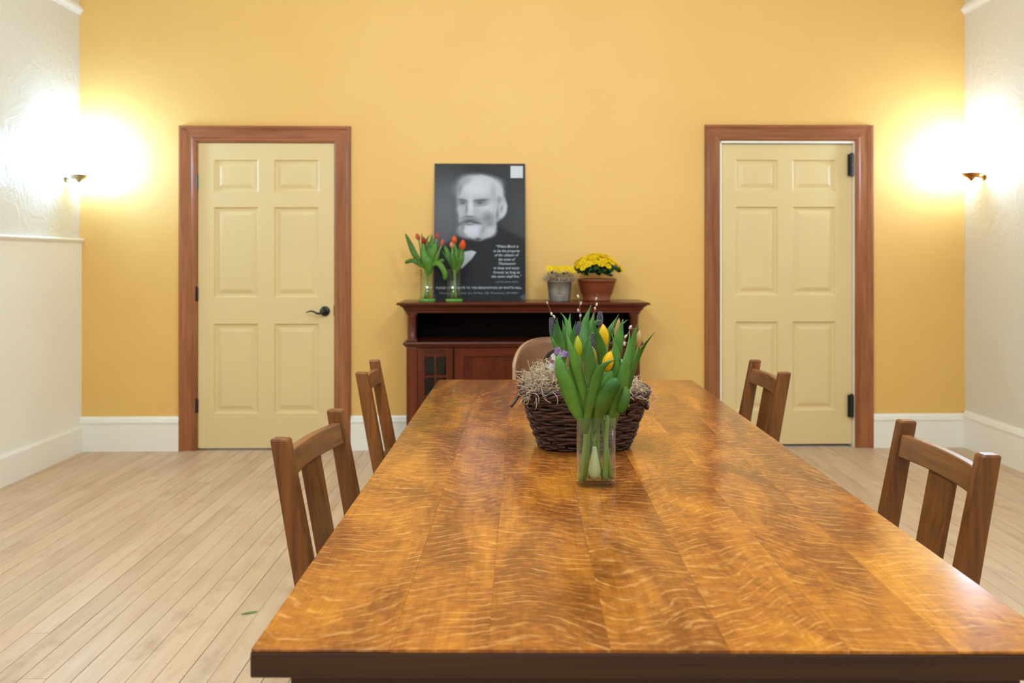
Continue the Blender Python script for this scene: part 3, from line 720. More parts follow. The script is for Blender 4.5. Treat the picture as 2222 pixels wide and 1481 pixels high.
def tulip(label, budc, hpx, wpx, tilt, key, D, path, leaves, group, scale=5.485, cf=None, lm='leaf', sr=.0042, bpt=None):
    cf = cf or c5
    h = hpx/scale/F*D; w = wpx/scale/F*D
    ctr = cf(budc[0], budc[1], D); ax = Vector((math.sin(R(tilt)), -.05, math.cos(R(tilt)))).normalized()
    top, bot = ctr + ax*h/2, ctr - ax*h/2
    pts = [bot] + [cf(a, b, d) if not isinstance(a, Vector) else a for a, b, d in path] + ([bpt] if bpt is not None else [])
    root = pts[-1].copy()
    t = thing('tulip', label, 'tulip', root, 0, group)
    stem(t, root, [bot + ax*h*.04] + pts[1:], sr*.85, r1=sr)
    bud(t, root, top, bot, w*1.04, key)
    for L in leaves:
        kw = dict(L[2]) if len(L) > 2 else {}
        add_leaf(t, root, [cf(a,b,d) if not isinstance(a, Vector) else a for a,b,d in L[0]], L[1]/scale/F*L[0][0][2], M[lm], **kw)
    return t
G = 'yellow tulips in the glass vase'
D = VD
tulip('greenish yellow tulip bud, leftmost in the table vase', (462,655), 250, 92, -3, 'lime', D-.012, [(490,900,D-.014),(530,1150,D-.012),(572,1400,D-.01),(600,1600,D)],
      [([(222,775,D-.02),(268,950,D-.03),(338,1150,D-.03),(425,1380,D-.02),(520,1560,D-.01),(600,1750,D)], 150, dict(prof='round', fold=.35)),
       ([(322,490,D-.01),(362,640,D-.02),(415,800,D-.024),(480,1020,D-.02),(545,1280,D-.015),(590,1560,D-.005)], 105, {}),
       ([(368,780,D-.005),(392,980,D-.012),(450,1180,D-.012),(545,1400,D-.01),(600,1600,D)], 80, dict(prof='round', roll=.5))], G, bpt=base(.016,-.006))
tulip('yellow tulip bud standing highest in the table vase', (768,525), 262, 118, -4, 'yellow', D+.02, [(795,800,D+.015),(770,1100,D+.01),(720,1400,D+.005),(690,1600,D)],
      [([(635,345,D+.0),(688,520,D-.004),(735,690,D-.002),(762,900,D+.004),(740,1200,D+.008)], 105, {}),
       ([(865,510,D+.02),(900,650,D+.015),(925,800,D+.01),(915,950,D+.01),(860,1150,D+.01),(800,1400,D)], 105, dict(roll=.3)),
       ([(995,335,D+.045),(960,480,D+.04),(945,600,D+.035),(925,800,D+.03),(880,1100,D+.02)], 100, {}),
       ([(590,555,D+.03),(540,650,D+.028),(560,760,D+.025),(600,1000,D+.02),(640,1300,D+.01)], 90, dict(roll=-.3))], G, bpt=base(-.014,.004))
tulip('yellow tulip bud leaning right in the middle of the table vase', (822,832), 246, 128, 13, 'yellow', D-.03, [(752,1010,D-.035),(700,1200,D-.03),(655,1400,D-.02),(600,1620,D-.012)],
      [([(915,822,D-.055),(835,850,D-.056),(752,905,D-.054),(695,1010,D-.05),(655,1150,D-.045),(612,1330,D-.04),(570,1500,D-.03),(530,1700,D-.02)], 105, dict(roll=-.2)),
       ([(600,545,D-.02),(602,700,D-.03),(605,860,D-.035),(606,1000,D-.035),(618,1160,D-.03)], 118, {}),
       ([(868,965,D-.04),(815,1030,D-.045),(745,1150,D-.045),(700,1280,D-.04),(660,1450,D-.02)], 120, dict(prof='round')),
       ([(955,1090,D-.05),(885,1120,D-.056),(810,1220,D-.056),(750,1350,D-.05),(700,1500,D-.03),(660,1700,D-.02)], 165, dict(prof='wide', fold=.5))], G, bpt=base(-.028,-.012))
tulip('tan half-open tulip bud between the leaves of the table vase', (652,765), 210, 66, -8, 'tan', D-.012, [(668,1000,D-.005),(650,1250,D),(640,1450,D),(700,1600,D)],
      [([(1075,475,D+.0),(1072,660,D-.01),(1045,860,D-.02),(1000,1060,D-.025),(940,1270,D-.02),(880,1460,D-.012),(840,1650,D)], 145, dict(roll=.25)),
       ([(1382,488,D-.02),(1260,640,D-.022),(1165,820,D-.02),(1095,1010,D-.015),(1030,1200,D-.01),(940,1430,D),(890,1640,D)], 85, dict(roll=.5)),
       ([(1172,398,D+.03),(1128,560,D+.025),(1085,760,D+.02),(1030,980,D+.015),(960,1250,D+.01)], 80, {}),
       ([(700,900,D+.01),(690,1020,D+.006),(672,1150,D+.004),(650,1350,D+.002)], 90, dict(prof='round', roll=-.2)),
       ([(1010,960,D+.012),(985,1080,D+.008),(940,1230,D+.006),(880,1420,D+.004)], 90, dict(roll=.4)),
       ([(925,770,D-.008),(925,900,D-.012),(905,1050,D-.012),(860,1250,D-.01),(820,1500,D)], 100, {}),
       ([(950,1455,D-.03),(985,1390,D-.034),(1020,1300,D-.034),(1035,1200,D-.03),(1010,1120,D-.02)], 100, dict(prof='wide'))], G, bpt=base(.004,.008))
# green stalks and pale bulb inside the vase
for k, (xa, xb, dy) in enumerate(((1272,1258,-.016),(1318,1312,-.010),(1308,1326,.006),(1290,1270,.012))):
    a = P(xa, 900, VD+dy); b = Vector((P(xb, 1050, VD).x, VD+dy, TZ+.0135))
    t = tag(MB().tube(bez([a, (a+b)/2+Vector((random.uniform(-.004,.004),0,0)), b], 10), [.0042,.0045,.0048,.005,.0052,.0055,.0058,.006,.006,.006], 10).build('cut_stem', M['stem'], smooth=True, off=b, loc=b),
            ['thick green stem standing left in the vase water', 'thick green stem standing right in the vase water', 'green stem leaning against the vase right side', 'green stem crossing low behind the vase front'][k], 'stem', 'loose stems in the table vase')
t = MB().lathe([(.002,0),(.009,.002),(.0135,.011),(.0145,.022),(.012,.036),(.0085,.05),(.006,.064),(.004,.074)], 18).build('tulip_bulb', M['bulb'], smooth=True, loc=Vector((P(1290,1040,VD).x, VD-.004, TZ+.0135)))
tag(t, 'pale peeled bulb at the bottom of the table vase', 'bulb')
# ------------------------------------------------------------------ willow basket
BD = 2.30
bc = Vector(((1266-VX)/F*BD, BD, TZ + .0005))
bk = thing('willow_basket', 'dark brown woven willow basket on the table behind the vase', 'basket', bc, R(2))
BH = .150
def bring(t, th, dr=0.0):
    a = .118 + (.172-.118)*t**.85 + dr; b = .088 + (.128-.088)*t**.85 + dr; e = .62
    return a*math.copysign(abs(math.cos(th))**e, math.cos(th)), b*math.copysign(abs(math.sin(th))**e, math.sin(th))
NS = 26; rows = 14
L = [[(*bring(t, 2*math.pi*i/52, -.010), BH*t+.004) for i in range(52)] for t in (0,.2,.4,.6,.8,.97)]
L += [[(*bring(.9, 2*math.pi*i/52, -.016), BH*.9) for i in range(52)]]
MB().loops(L).build('shadow_liner', M['basket_shadow'], bk, smooth=True)
for k in range(NS):
    th = 2*math.pi*(k+.5)/NS
    pts = [(*bring(t, th, -.001), BH*t+.003) for t in (0,.25,.5,.75,1.0)]
    MB().tube(pts, .0036, 6).build('stake', M['twig'], bk, smooth=True)
for r_ in range(rows):
    t0 = (r_+.35)/rows
    for q in range(2):
        ph0 = random.uniform(0, 6.28); rad = random.uniform(.0036,.0052); pts = []; n = 156
        wob = [random.uniform(-1,1) for _ in range(9)]
        span = random.uniform(.96, 1.0)
        for i in range(n):
            th = ph0 + 2*math.pi*span*i/(n-1)
            io = math.cos(th*NS/2 + math.pi*(r_+q))
            z = BH*t0 + (.0026 if q else -.0026) + .0018*sum(wob[k]*math.sin((k+1)*th) for k in range(3)) + .0011*math.sin(th*NS/2+q*math.pi)
            pts.append((*bring(t0, th, .004*io + .0016*wob[4]*math.sin(5*th)), max(z, rad+.0002)))
        MB().tube(pts, [rad*(.85+.3*math.sin(i*.11+q)**2) for i in range(n)], 6).build('woven_rod', M['twig'], bk, smooth=True)
for q in range(4):
    pts = []
    for i in range(140):
        th = 2*math.pi*i/139 + q
        pts.append((*bring(1.0, th, .001+.006*math.cos(9*th+q*1.57)), BH*1.0 + .006*math.sin(9*th+q*1.57) + .003*math.sin(3*th+q) + .004))
    MB().tube(pts, .0042, 6).build('rim_rod', M['twig'], bk, smooth=True)
def bl(px, py, D_): return P(px, py, D_) - bc
for pts, r in (([bl(1106,881,2.22), bl(1116,868,2.23), bl(1128,853,2.26), bl(1150,848,2.30)], .0045), ([bl(1398,862,2.26), bl(1403,874,2.24), bl(1402,886,2.22)], .0062)):
    MB().tube(bez(pts, 10), r, 7).build('handle_end', M['twig'], bk, smooth=True)
for q in range(3):
    pts = [bl(1184+q*3, 800, 2.40), bl(1185+q*2, 778, 2.40), bl(1196, 763+q*3, 2.40), bl(1212, 757+q*3, 2.40), bl(1232, 762+q*2, 2.40), bl(1246, 780, 2.40), bl(1250, 810, 2.40)]
    MB().tube(bez(pts, 20), .0036, 6).build('handle', M['twig'], bk, smooth=True)
# moss
ms = MB()
def mz(x, y):
    q = max(abs(x)/.165, abs(y)/.122); return .135 + .045*(1-min(1,q)**2.5) + .018*math.sin(x*38+1)*math.cos(y*31) + (.022*sst(-.03,-.09,x) if x < -.03 else 0)
bed = MB()
bedl = []
for k in (1, .8, .55, .3, .05):
    bedl.append([(bring(.95, 2*math.pi*i/40)[0]*k*.97, bring(.95, 2*math.pi*i/40)[1]*k*.97, mz(bring(.95, 2*math.pi*i/40)[0]*k, bring(.95, 2*math.pi*i/40)[1]*k)-.010) for i in range(40)])
mo = thing('spanish_moss', 'curly tan dried moss filling the willow basket', 'moss', bc, R(2))
mo['kind'] = 'stuff'
bed.loops(bedl, True, False, True).build('moss_bed', M['moss_base'], mo, smooth=True)
for k in range(1500):
    a = random.uniform(0, 6.283); q = math.sqrt(random.uniform(.08, 1.06)); bx_, by_ = bring(.95, a)
    x, y = bx_*q, by_*q
    if k % 3 == 0: x = random.uniform(-.163, -.06); y = random.uniform(-.12, .09)
    if k % 7 == 0: x = random.uniform(.08, .163); y = random.uniform(-.12, .09)
    z = mz(x, y) + random.uniform(-.002,.016)
    d = Vector((random.uniform(-1,1), random.uniform(-1,1), random.uniform(-.3,.7))).normalized(); p = Vector((x,y,z)); pts = [p.copy()]
    cu = random.uniform(-1,1)*1.6; axr = Vector((random.uniform(-1,1), random.uniform(-1,1), random.uniform(-1,1))).normalized()
    for s in range(9):
        d = Matrix.Rotation(cu*random.uniform(.2,.7), 3, axr) @ d; p = p + d*.0042
        p.z = max(p.z, mz(p.x,p.y)-.012) if max(abs(p.x)/.17, abs(p.y)/.125) < 1 else p.z - .0015
        pts.append(p.copy())
    ms.tube(pts, random.uniform(.0006,.0011), 3)
o = ms.build('moss_strands', M['moss'], mo, smooth=True); o['kind'] = 'stuff'
# hyacinths
def spike(par, root, ctr, h, w, tilt):
    m = MB(); n = int(9*max(1, h/w/2)); q = Matrix.Rotation(R(tilt), 3, 'Y')
    for j in range(n):
        t = (j+.5)/n; rr = w/2*(math.sin(math.pi*(.18+.74*t))**.7)*.72
        for k in range(7):
            a = 2*math.pi*(k + .5*(j%2))/7; s = w*.20*(1.1-.45*t)
            d = Vector((math.cos(a)*rr, math.sin(a)*rr, (t-.5)*h)); tl = (Vector((math.cos(a)*.5, math.sin(a)*.5, 1)).normalized()).to_track_quat('Z','X').to_matrix()
            m.ball(ctr + q @ d, (s*.62, s*.62, s*1.15), 7, 5, q @ tl)
    m.tube([ctr + q @ Vector((0,0,-h*.6)), ctr + q @ Vector((0,0,h*.42))], [w*.25, w*.12], 8)
    return m.build('bud_spike', M['hya'], par, smooth=True, off=root)
def hyacinth(label, b, h, w, tilt, D, rootpx, leaves):
    root = c5(*rootpx, D); k = 1/5.485/F*D
    t = thing('hyacinth', label, 'hyacinth', root, 0, 'hyacinths in the willow basket'); ctr = c5(b[0], b[1], D)
    spike(t, root, ctr, h*k, w*k, tilt)
    stem(t, root, [ctr + Vector((0,0,-h*k*.45)), (ctr+root)/2, root], .0038, M['leaf2'])
    for L in leaves:
        add_leaf(t, root, [c5(a_,b_,d_) for a_,b_,d_ in L[0]] + [root + Vector((random.uniform(-.004,.004), random.uniform(-.004,.004), 0))], L[1]*k, M['leaf2'], **(L[2] if len(L) > 2 else {}))
    return t
d_ = 2.30
hyacinth('dark hyacinth bud at the far left of the basket', (155,435), 225, 78, -7, d_, (262,1010), [
    ([(213,322,d_-.01),(212,450,d_-.012),(225,570,d_-.012),(255,720,d_-.01)], 118, {}), ([(275,350,d_),(296,470,d_-.004),(306,600,d_-.004),(300,760,d_)], 70, {}),
    ([(150,545,d_-.01),(172,610,d_-.015),(210,690,d_-.012),(245,800,d_)], 42, {}), ([(120,330,d_+.02),(135,470,d_+.02),(175,600,d_+.02),(230,780,d_+.01)], 50, {})])
hyacinth('dark hyacinth bud half hidden behind leaves left of centre', (462,455), 170, 66, 8, d_+.03, (430,1000), [
    ([(370,270,d_+.02),(355,400,d_+.015),(352,540,d_+.01),(370,720,d_+.01)], 74, {}), ([(252,260,d_+.03),(312,340,d_+.028),(338,450,d_+.024),(360,640,d_+.02)], 50, {}),
    ([(438,365,d_+.0),(412,470,d_-.004),(402,590,d_-.004),(410,760,d_)], 58, {}), ([(620,172,d_+.04),(568,310,d_+.035),(530,460,d_+.03),(505,600,d_+.02),(470,800,d_+.02)], 118, {})])
hyacinth('dark hyacinth bud tallest at the back of the basket', (722,335), 160, 84, 4, d_+.06, (660,1000), [
    ([(648,268,d_+.05),(622,390,d_+.045),(590,510,d_+.04),(565,640,d_+.035),(600,820,d_+.03)], 140, {}), ([(765,375,d_+.03),(712,358,d_+.025),(672,385,d_+.025),(640,470,d_+.025),(640,700,d_+.03)], 40, {}),
    ([(950,280,d_+.05),(890,385,d_+.045),(835,490,d_+.04),(790,640,d_+.04),(720,840,d_+.04)], 74, {}), ([(1055,345,d_+.06),(985,400,d_+.055),(900,470,d_+.05),(820,560,d_+.05),(740,800,d_+.04)], 46, {})])
hyacinth('grey violet hyacinth bud in the centre beside yellow tulips', (655,650), 290, 100, -6, d_-.13, (690,1080), [
    ([(572,545,d_-.12),(545,640,d_-.125),(560,760,d_-.125),(620,920,d_-.12)], 84, {}), ([(840,570,d_-.10),(800,690,d_-.10),(765,800,d_-.10),(720,950,d_-.10)], 70, {})])
def btulip(label, budc, h, w, tilt, D, path, leaves, rootpx):
    return tulip(label, budc, h, w, tilt, 'tan', D, path, leaves, 'tan tulip buds in the willow basket', lm='leaf2', bpt=c5(*rootpx, D))
btulip('tan tulip bud high on the right of the basket', (932,450), 260, 66, 8, d_-.02, [(900,640,d_-.02),(860,800,d_-.02)], [([(1000,345,d_-.03),(975,460,d_-.035),(955,590,d_-.035),(930,740,d_-.03),(880,980,d_-.02)], 84, {})], (850,1010))
btulip('tan tulip bud at the far right of the basket', (1185,565), 205, 84, 6, d_-.02, [(1160,720,d_-.02),(1110,870,d_-.02)], [([(1172,395,d_-.03),(1135,520,d_-.034),(1110,650,d_-.034),(1080,800,d_-.03),(1040,980,d_-.02)], 66, {})], (1060,1020))
# pussy willow
def willow(label, pts, cats, D, rad=.0017, Dr=None):
    w = [c5(a,b,D) for a,b in pts]
    if Dr: w[-1] = c5(*pts[-1], Dr)
    root = w[-1]
    t = thing('pussy_willow_twig', label, 'twig', root, 0, 'pussy willow twigs in the willow basket')
    MB().tube(bez(w, 20), [rad*(.55+.6*i/19) for i in range(20)], 6).build('twig', M['twig_w'], t, smooth=True, off=root)
    for a, b, s, tl in cats:
        MB().ball(c5(a,b,D) - Vector((0,.001,0)), (.0030*s,.0030*s,.0050*s), 8, 6, Matrix.Rotation(R(tl), 3, 'Y')).build('catkin', M['catkin'], t, smooth=True, off=root)
willow('pussy willow twig leaning left above the leftmost hyacinth bud', [(90,128),(118,200),(145,270),(180,335),(215,430),(270,700),(300,1000)], [(95,148,.75,-20),(146,278,1.1,-15),(177,312,1.15,-25)], d_+.03)
willow('pussy willow twig standing upright left of centre', [(462,8),(466,70),(482,150),(484,240),(490,330),(480,600),(450,1000)], [(462,72,1.2,-15),(495,153,1.1,10),(465,238,1.15,-10),(490,300,1.1,8)], d_+.07)
willow('pussy willow twig standing upright right of centre', [(698,25),(686,80),(676,150),(668,220),(655,300),(640,600),(620,1000)], [(678,100,1.05,8),(684,165,1.05,10),(664,215,1.0,-8)], d_+.08)
willow('budded willow twig bending to the right edge of the bouquet', [(1190,455),(1140,456),(1088,462),(1062,505),(1008,610),(952,740),(880,910),(850,1040)], [(1085,438,1.25,30),(1030,545,1.1,35),(1014,632,1.2,5),(955,690,1.1,30),(945,752,1.0,30),(912,805,1.0,30)], d_-.20, .002, 2.24)
# violas
def viola_mesh(key, eye):
    m = MB()
    for k in range(5):
        a = math.pi/2 + 2*math.pi*k/5; c = Vector((math.cos(a)*.55, 0, math.sin(a)*.55)); s = .52 if k in (2,3) else .46
        ring = [Vector((0,0,0))]
        pts = [c + Vector((math.cos(q)*s, -.12*math.cos(q*2)-.03*k, math.sin(q)*s)) for q in [2*math.pi*j/10 for j in range(10)]]
        cen = c + Vector((0, .10, 0)); b = len(m.v); m.v += [tuple(cen)] + [tuple(p) for p in pts]
        m.f += [(b, b+1+j, b+1+(j+1)%10) for j in range(10)]
    return m.mesh('bloom', M[key], True)
VM = {k: viola_mesh(k, None) for k in ('vwhite','lilac','purple','mum')}
vt_ = None
def viola(label, D, rootpx, blooms):
    root = c5(*rootpx, D); t = thing('viola_plant', label, 'viola', root, 0, 'violas in the willow basket')
    f = MB()
    for i in range(46):
        p = root + Vector((random.uniform(-.022,.022), random.uniform(-.03,.01), random.uniform(-.004,.032))); a = random.uniform(0,6.28); s = random.uniform(.004,.008)
        d = Vector((math.cos(a), math.sin(a)-.4, random.uniform(-.2,.7))).normalized(); q = ribbon([p + d*s*2, p + d*s, p], s*1.0, n=5, prof='wide', nrm=Vector((random.uniform(-.4,.4),-1,.6)).normalized()); f.add(q.v, q.f)
    o = f.build('foliage', M['fol'], t, smooth=True, off=root); o['kind'] = 'stuff'
    for cx, cy, s, key, rz, rx in blooms:
        p = c5(cx, cy, D-.03); o = inst(VM[key], 'bloom', t, p - root, (R(rx), R(random.uniform(-25,25)), R(rz)), 1.25*s/5.485/F*D)
        stem(t, root, [p + Vector((0,.004,0)), (p+root)/2 + Vector((0,0,.006)), root], .0008, M['fol'], 'flower_stem', 6)
    return t
viola('lilac and white violas at the basket left, beside the moss', 2.27, (205,1040), [(222,716,38,'lilac',-20,-10),(172,790,36,'vwhite',-50,10),(258,765,30,'vwhite',10,20),(300,748,32,'lilac',35,-20),(336,760,30,'lilac',50,10),(152,905,36,'vwhite',-40,10),(196,876,34,'lilac',10,0),(196,1050,38,'purple',15,30)])
viola('white viola peeping out at the basket right', 2.27, (965,1000), [(968,850,34,'vwhite',20,0),(985,870,26,'vwhite',50,10)])
# ------------------------------------------------------------------ two slim vases with red and orange tulips on the cabinet
def slim_vase(px0, px1, b0, b1, label):
    Dv = 5.30; cx = ((px0+px1)/2-VX)/F*Dv; w = (px1-px0)/2/F*Dv; w2 = (b1-b0)/2/F*Dv
    root = Vector((cx, Dv, CZ+.0006)); t = thing('slim_glass_vase', label, 'vase', root, YAW); h = .205
    def sq(k, z): return [(x,y,z) for x, y in sup(k, k, 24, .35)]
    MB().loops([sq(w*1.06,.018), sq(w,.04), sq(w,h), sq(w-.003,h), sq(w-.003,.04), sq(w-.004,.022)]).build('vase_body', M['vglass'], t, smooth=True)
    MB().loops([sq(w2*.96,0), sq(w2,.003), sq(w2,.014), sq(w2*.92,.018)]).build('vase_base', M['vbase'], t, smooth=True)
    return root
r1_ = slim_vase(912.5, 941.6, 908.5, 943.6, 'slim glass vase with red tulips, left on the cabinet')
r2_ = slim_vase(970.6, 1001, 968, 1005, 'slim glass vase with orange tulips, before the poster')
Dv = 5.30
def ctulip(label, b, h, w, tilt, key, neckx, foot, rt, leaves, grp, dd=0.0):
    ft = rt + Vector((foot[0], foot[1], .021))
    return tulip(label, b, h, w, tilt, key, Dv+dd, [((b[0]+neckx)/2, (b[1]+h/2+735)/2, Dv+dd), (neckx, 735, Dv+dd*.5)], leaves, grp, 7.403, c1_, 'leaf', .0058, ft)
g1 = 'red tulips in the left slim vase'; g2 = 'orange tulips in the right slim vase'
def lv(pts, w, **kw): return ([(a,b,Dv+c) for a,b,c in pts], w, kw)
ctulip('coral red tulip, leftmost in the left slim vase', (268,243), 112, 72, -22, 'pink', 380, (.012,.01), r1_, [lv([(72,200,0),(150,370,-.02),(215,520,-.03),(310,670,-.02),(390,740,0),(420,900,0)], 78, prof='round'), lv([(330,180,.03),(350,330,.03),(380,500,.02),(400,760,.01)], 62)], g1, .02)
ctulip('deep red tulip in the left slim vase', (362,302), 118, 66, 2, 'red', 400, (.0,-.018), r1_, [lv([(68,665,-.05),(170,628,-.06),(255,655,-.06),(330,715,-.04),(400,760,-.02)], 60, prof='wide'), lv([(345,420,-.02),(370,540,-.03),(390,650,-.03),(410,800,-.02)], 110, prof='round'), lv([(470,210,0),(400,320,0),(370,450,0),(390,740,0)], 58)], g1, -.02)
ctulip('slim red tulip in the left slim vase, before the poster', (583,225), 110, 58, 4, 'pink', 455, (-.012,.014), r1_, [lv([(500,200,.03),(490,340,.03),(470,500,.02),(450,760,.02)], 90), lv([(560,330,.0),(520,460,-.01),(480,600,-.01),(450,800,0)], 110, prof='round'), lv([(440,300,.02),(440,450,.0),(440,600,.0),(430,800,0)], 100)], g1, .02)
ctulip('orange red tulip, rightmost in the left slim vase', (663,335), 120, 64, 10, 'pink', 470, (-.016,-.008), r1_, [lv([(700,940,-.05),(705,840,-.06),(655,730,-.06),(590,670,-.05),(500,700,-.03),(450,800,0)], 72, prof='wide'), lv([(640,440,0),(580,560,0),(520,680,0),(460,840,0)], 74), lv([(690,620,.0),(620,640,.0),(550,680,.0),(480,780,0)], 60, prof='wide'), lv([(400,560,-.03),(420,640,-.04),(440,740,-.03),(440,860,-.01)], 120, prof='wide')], g1, .0)
ctulip('bright orange tulip, tallest in the right slim vase', (857,285), 124, 86, -4, 'orng', 862, (.006,.012), r2_, [lv([(700,385,.02),(765,540,.0),(820,680,-.01),(850,800,0)], 74, prof='round'), lv([(645,455,.01),(740,590,0),(820,710,0),(850,820,0)], 50), lv([(870,440,.02),(860,560,.0),(860,680,0),(860,820,0)], 100, prof='round')], g2, .02)
ctulip('bright orange tulip, rightmost in the right slim vase', (994,365), 164, 96, 4, 'orng', 890, (-.012,-.01), r2_, [lv([(1010,440,.0),(985,560,-.02),(940,680,-.02),(890,800,0)], 86), lv([(940,345,.02),(935,500,.01),(915,650,0),(890,820,0)], 80), lv([(800,500,-.03),(830,600,-.04),(850,700,-.03),(870,820,-.01)], 90, prof='round')], g2, -.02)
ctulip('pale salmon tulip bud, lowest in the right slim vase', (815,370), 96, 64, -8, 'salmon', 850, (.012,-.012), r2_, [lv([(880,370,-.02),(885,480,-.03),(880,600,-.03),(870,760,-.01)], 70)], g2, -.03)
# ------------------------------------------------------------------ galvanised bucket and terracotta bowl
def flower_mesh(key):
    m = MB()
    for k in range(8):
        a = 2*math.pi*k/8; c = Vector((math.cos(a), math.sin(a), 0)); sd = Vector((-math.sin(a), math.cos(a), 0)); b = len(m.v)
        m.v += [tuple(c*.15), tuple(c*.55+sd*.36+Vector((0,0,.16))), tuple(c*.95+sd*.22+Vector((0,0,.12))), tuple(c*1.02+Vector((0,0,.05))), tuple(c*.95-sd*.22+Vector((0,0,.12))), tuple(c*.55-sd*.36+Vector((0,0,.16)))]
        m.f += [(b,b+1,b+2,b+3),(b,b+3,b+4,b+5)]
    me = m.mesh('bloom', M[key], True); return me
FM = flower_mesh('mum'); EYE = MB().ball((0,0,.08), (.22,.22,.12), 8, 5).mesh('eye', M['mumc'], True)
def blooms(t, pts, s0):
    for p, nrm in pts:
        s = s0*random.uniform(.85,1.15); o = inst(FM, 'bloom', t, p, None, s); o.rotation_mode = 'QUATERNION'
        o.rotation_quaternion = nrm.to_track_quat('Z','X'); inst(EYE, 'eye', o)
def foliage(t, n, fn, s):
    f = MB()
    for i in range(n):
        p = fn(); a = random.uniform(0,6.28); d = Vector((math.cos(a), math.sin(a), random.uniform(-.1,.8))).normalized(); L = s*random.uniform(.7,1.3)
        q = ribbon([p+d*L, p+d*L*.5, p], L*.55, n=5, prof='wide', nrm=Vector((random.uniform(-.6,.6),-1,random.uniform(0,.9))).normalized()); f.add(q.v, q.f)
    o = f.build('foliage', M['fol'], t, smooth=True); o['kind'] = 'stuff'
# bowl
Db = 5.39; rb = Vector(((1294.5-VX)/F*Db, Db, CZ+.0006)); kx = Db/F
bo = thing('terracotta_bowl', 'terracotta bowl planter at the right end of the cabinet', 'planter', rb)
Rt, Rb_ = 42*kx, 29*kx; bh = .143
MB().lathe([(Rb_*.94,0),(Rb_*1.02,.002),(Rb_*1.02,.010),(Rb_*.98,.013),(Rb_+(Rt-Rb_)*.42,.055),(Rt*.95,.11),(Rt*.985,bh-.018),(Rt*1.02,bh-.016),(Rt*1.02,bh),(Rt*.96,bh),(Rt*.93,bh-.02)], 40, cap1=False).build('bowl_body', M['terra'], bo, smooth=True, bev=0)
MB().lathe([(Rt*.935,bh-.02),(Rt*.5,bh-.012),(.002,bh-.008)], 32, cap0=False).build('soil', M['soil'], bo, smooth=True)
fp = thing('yellow_flower_plant', 'dense yellow flowering plant growing in the terracotta bowl', 'plant', rb + Vector((0,0,bh-.008)))
def dome(a, q): return Vector((math.cos(a)*q*.164, math.sin(a)*q*.13, .168*math.sqrt(max(0,1-q*q*.86)) - .005))
foliage(fp, 420, lambda: (lambda a, q: dome(a, q)*random.uniform(.45,.93))(random.uniform(0,6.28), math.sqrt(random.uniform(0,1))), .030)
pts = []
for i in range(86):
    a = i*2.39996; q = math.sqrt((i+.5)/86)*1.0; p = dome(a, q)*random.uniform(.95,1.05)
    if q > .9 and math.sin(a) < 0 and random.random() < .55: continue
    nr = Vector((p.x, p.y*1.0-.02, p.z*.9+.02)).normalized(); pts.append((p, nr))
blooms(fp, pts, .0255)
# bucket
Dk = 5.31; rk = Vector(((1214-VX)/F*Dk, Dk, CZ+.0006)); kx = Dk/F
bu = thing('galvanised_bucket', 'small galvanised metal bucket on the cabinet beside the terracotta bowl', 'bucket', rk)
a0, a1 = 22.2*kx, 27.2*kx; hh = .132
MB().lathe([(a0*.96,.003),(a0,.0),(a0*1.02,.004),(a0+(a1-a0)*.5,hh*.5),(a1*.99,hh-.010),(a1*1.02,hh-.008),(a1*1.05,hh-.004),(a1*1.03,hh),(a1*.98,hh-.001),(a0*1.0,.02),(.002,.012)], 36).build('bucket_body', M['galv'], bu, smooth=True)
for z in (.035,): MB().lathe([(a0+(a1-a0)*z/hh+.0005,z),(a0+(a1-a0)*z/hh+.002,z+.002),(a0+(a1-a0)*z/hh+.001,z+.004)], 36, cap0=False, cap1=False).build('bead', M['galv'], bu, smooth=True)
mb = thing('spanish_moss', 'grey brown dried moss spilling over the metal bucket', 'moss', rk + Vector((0,0,hh-.01)))
mm = MB(); mb['kind'] = 'stuff'
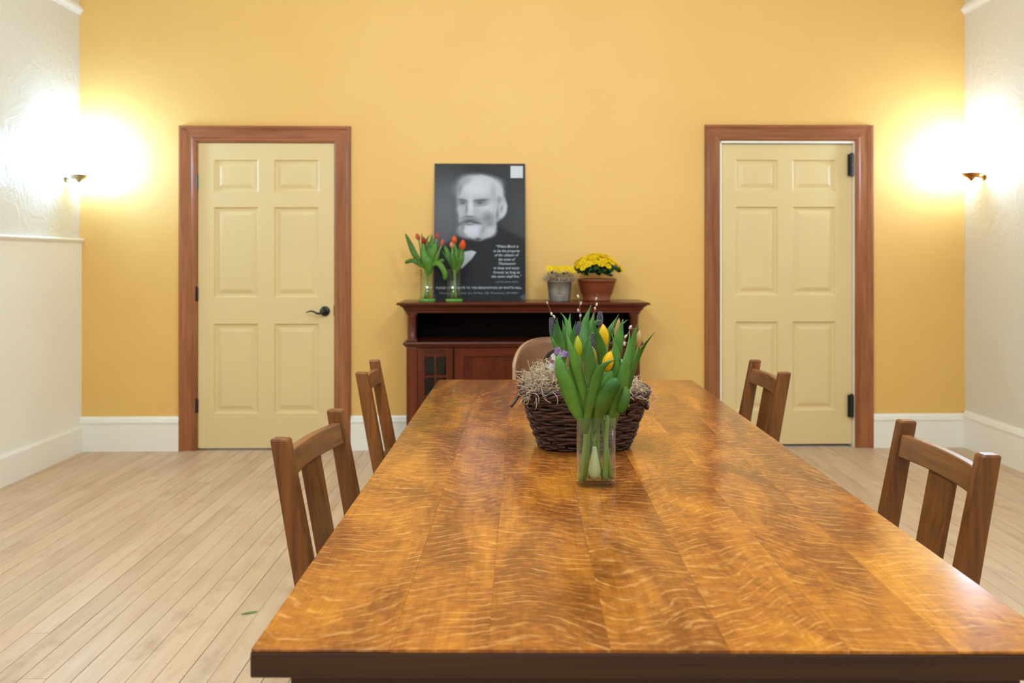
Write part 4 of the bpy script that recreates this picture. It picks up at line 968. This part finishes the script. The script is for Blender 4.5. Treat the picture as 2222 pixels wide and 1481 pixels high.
MB().lathe([(a1*.9,0),(a1*.95,.015),(a1*.8,.03),(a1*.3,.038),(.002,.04)], 24, cap0=False).build('moss_bed', M['moss_base'], mb, smooth=True)
for k in range(420):
    a = random.uniform(0,6.28); q = random.uniform(.5,1.32); p = Vector((math.cos(a)*a1*q, math.sin(a)*a1*q, .036 - .03*max(0,q-.8) + random.uniform(-.008,.014))); pts = [p.copy()]
    d = Vector((math.cos(a)+random.uniform(-1.3,1.3), math.sin(a)+random.uniform(-1.3,1.3), random.uniform(-.6,.4))).normalized(); axr = Vector((random.uniform(-1,1),random.uniform(-1,1),random.uniform(-1,1))).normalized()
    for s in range(7): d = Matrix.Rotation(random.uniform(-.2,.9), 3, axr) @ d; p = p + d*.006; pts.append(p.copy())
    mm.tube(pts, random.uniform(.0008,.0014), 3)
o = mm.build('moss_strands', M['moss'], mb, smooth=True); o['kind'] = 'stuff'
pk = thing('yellow_pansy_plant', 'low yellow flowers growing from the moss in the metal bucket', 'plant', rk + Vector((0,0,hh+.028)))
foliage(pk, 70, lambda: Vector((random.uniform(-.06,.07), random.uniform(-.05,.05), random.uniform(0,.018))), .018)
pts = []
for px, py, dy in ((1192,582,-.03),(1197,584,-.01),(1213,584,-.03),(1218,582,.0),(1216,588,-.04),(1233,584,-.03),(1239,583,0),(1228,580,.02),(1242,588,-.03),(1205,580,.03)):
    p = P(px, py, Dk+dy) - rk - Vector((0,0,hh+.028)); pts.append((p, Vector((random.uniform(-.3,.3), -.7, .7)).normalized()))
blooms(pk, pts, .022)
# ------------------------------------------------------------------ a snipped leaf on the floor
fpnt = Vector(((540-VX)/F*(F*H/(1331-VY)), F*H/(1331-VY), .001))
m = ribbon([fpnt+Vector((.026,.012,.003)), fpnt+Vector((.008,.003,.005)), fpnt+Vector((-.012,-.004,.004)), fpnt+Vector((-.026,-.010,.002))], .010, n=8, prof='wide', nrm=Vector((0,-.2,1)).normalized())
o = m.build('leaf_scrap', M['green_scrap'], None, smooth=True, off=fpnt, loc=fpnt); tag(o, 'small green leaf scrap lying on the pale floor', 'leaf')
q = o.modifiers.new('solid', 'SOLIDIFY'); q.thickness = .0006
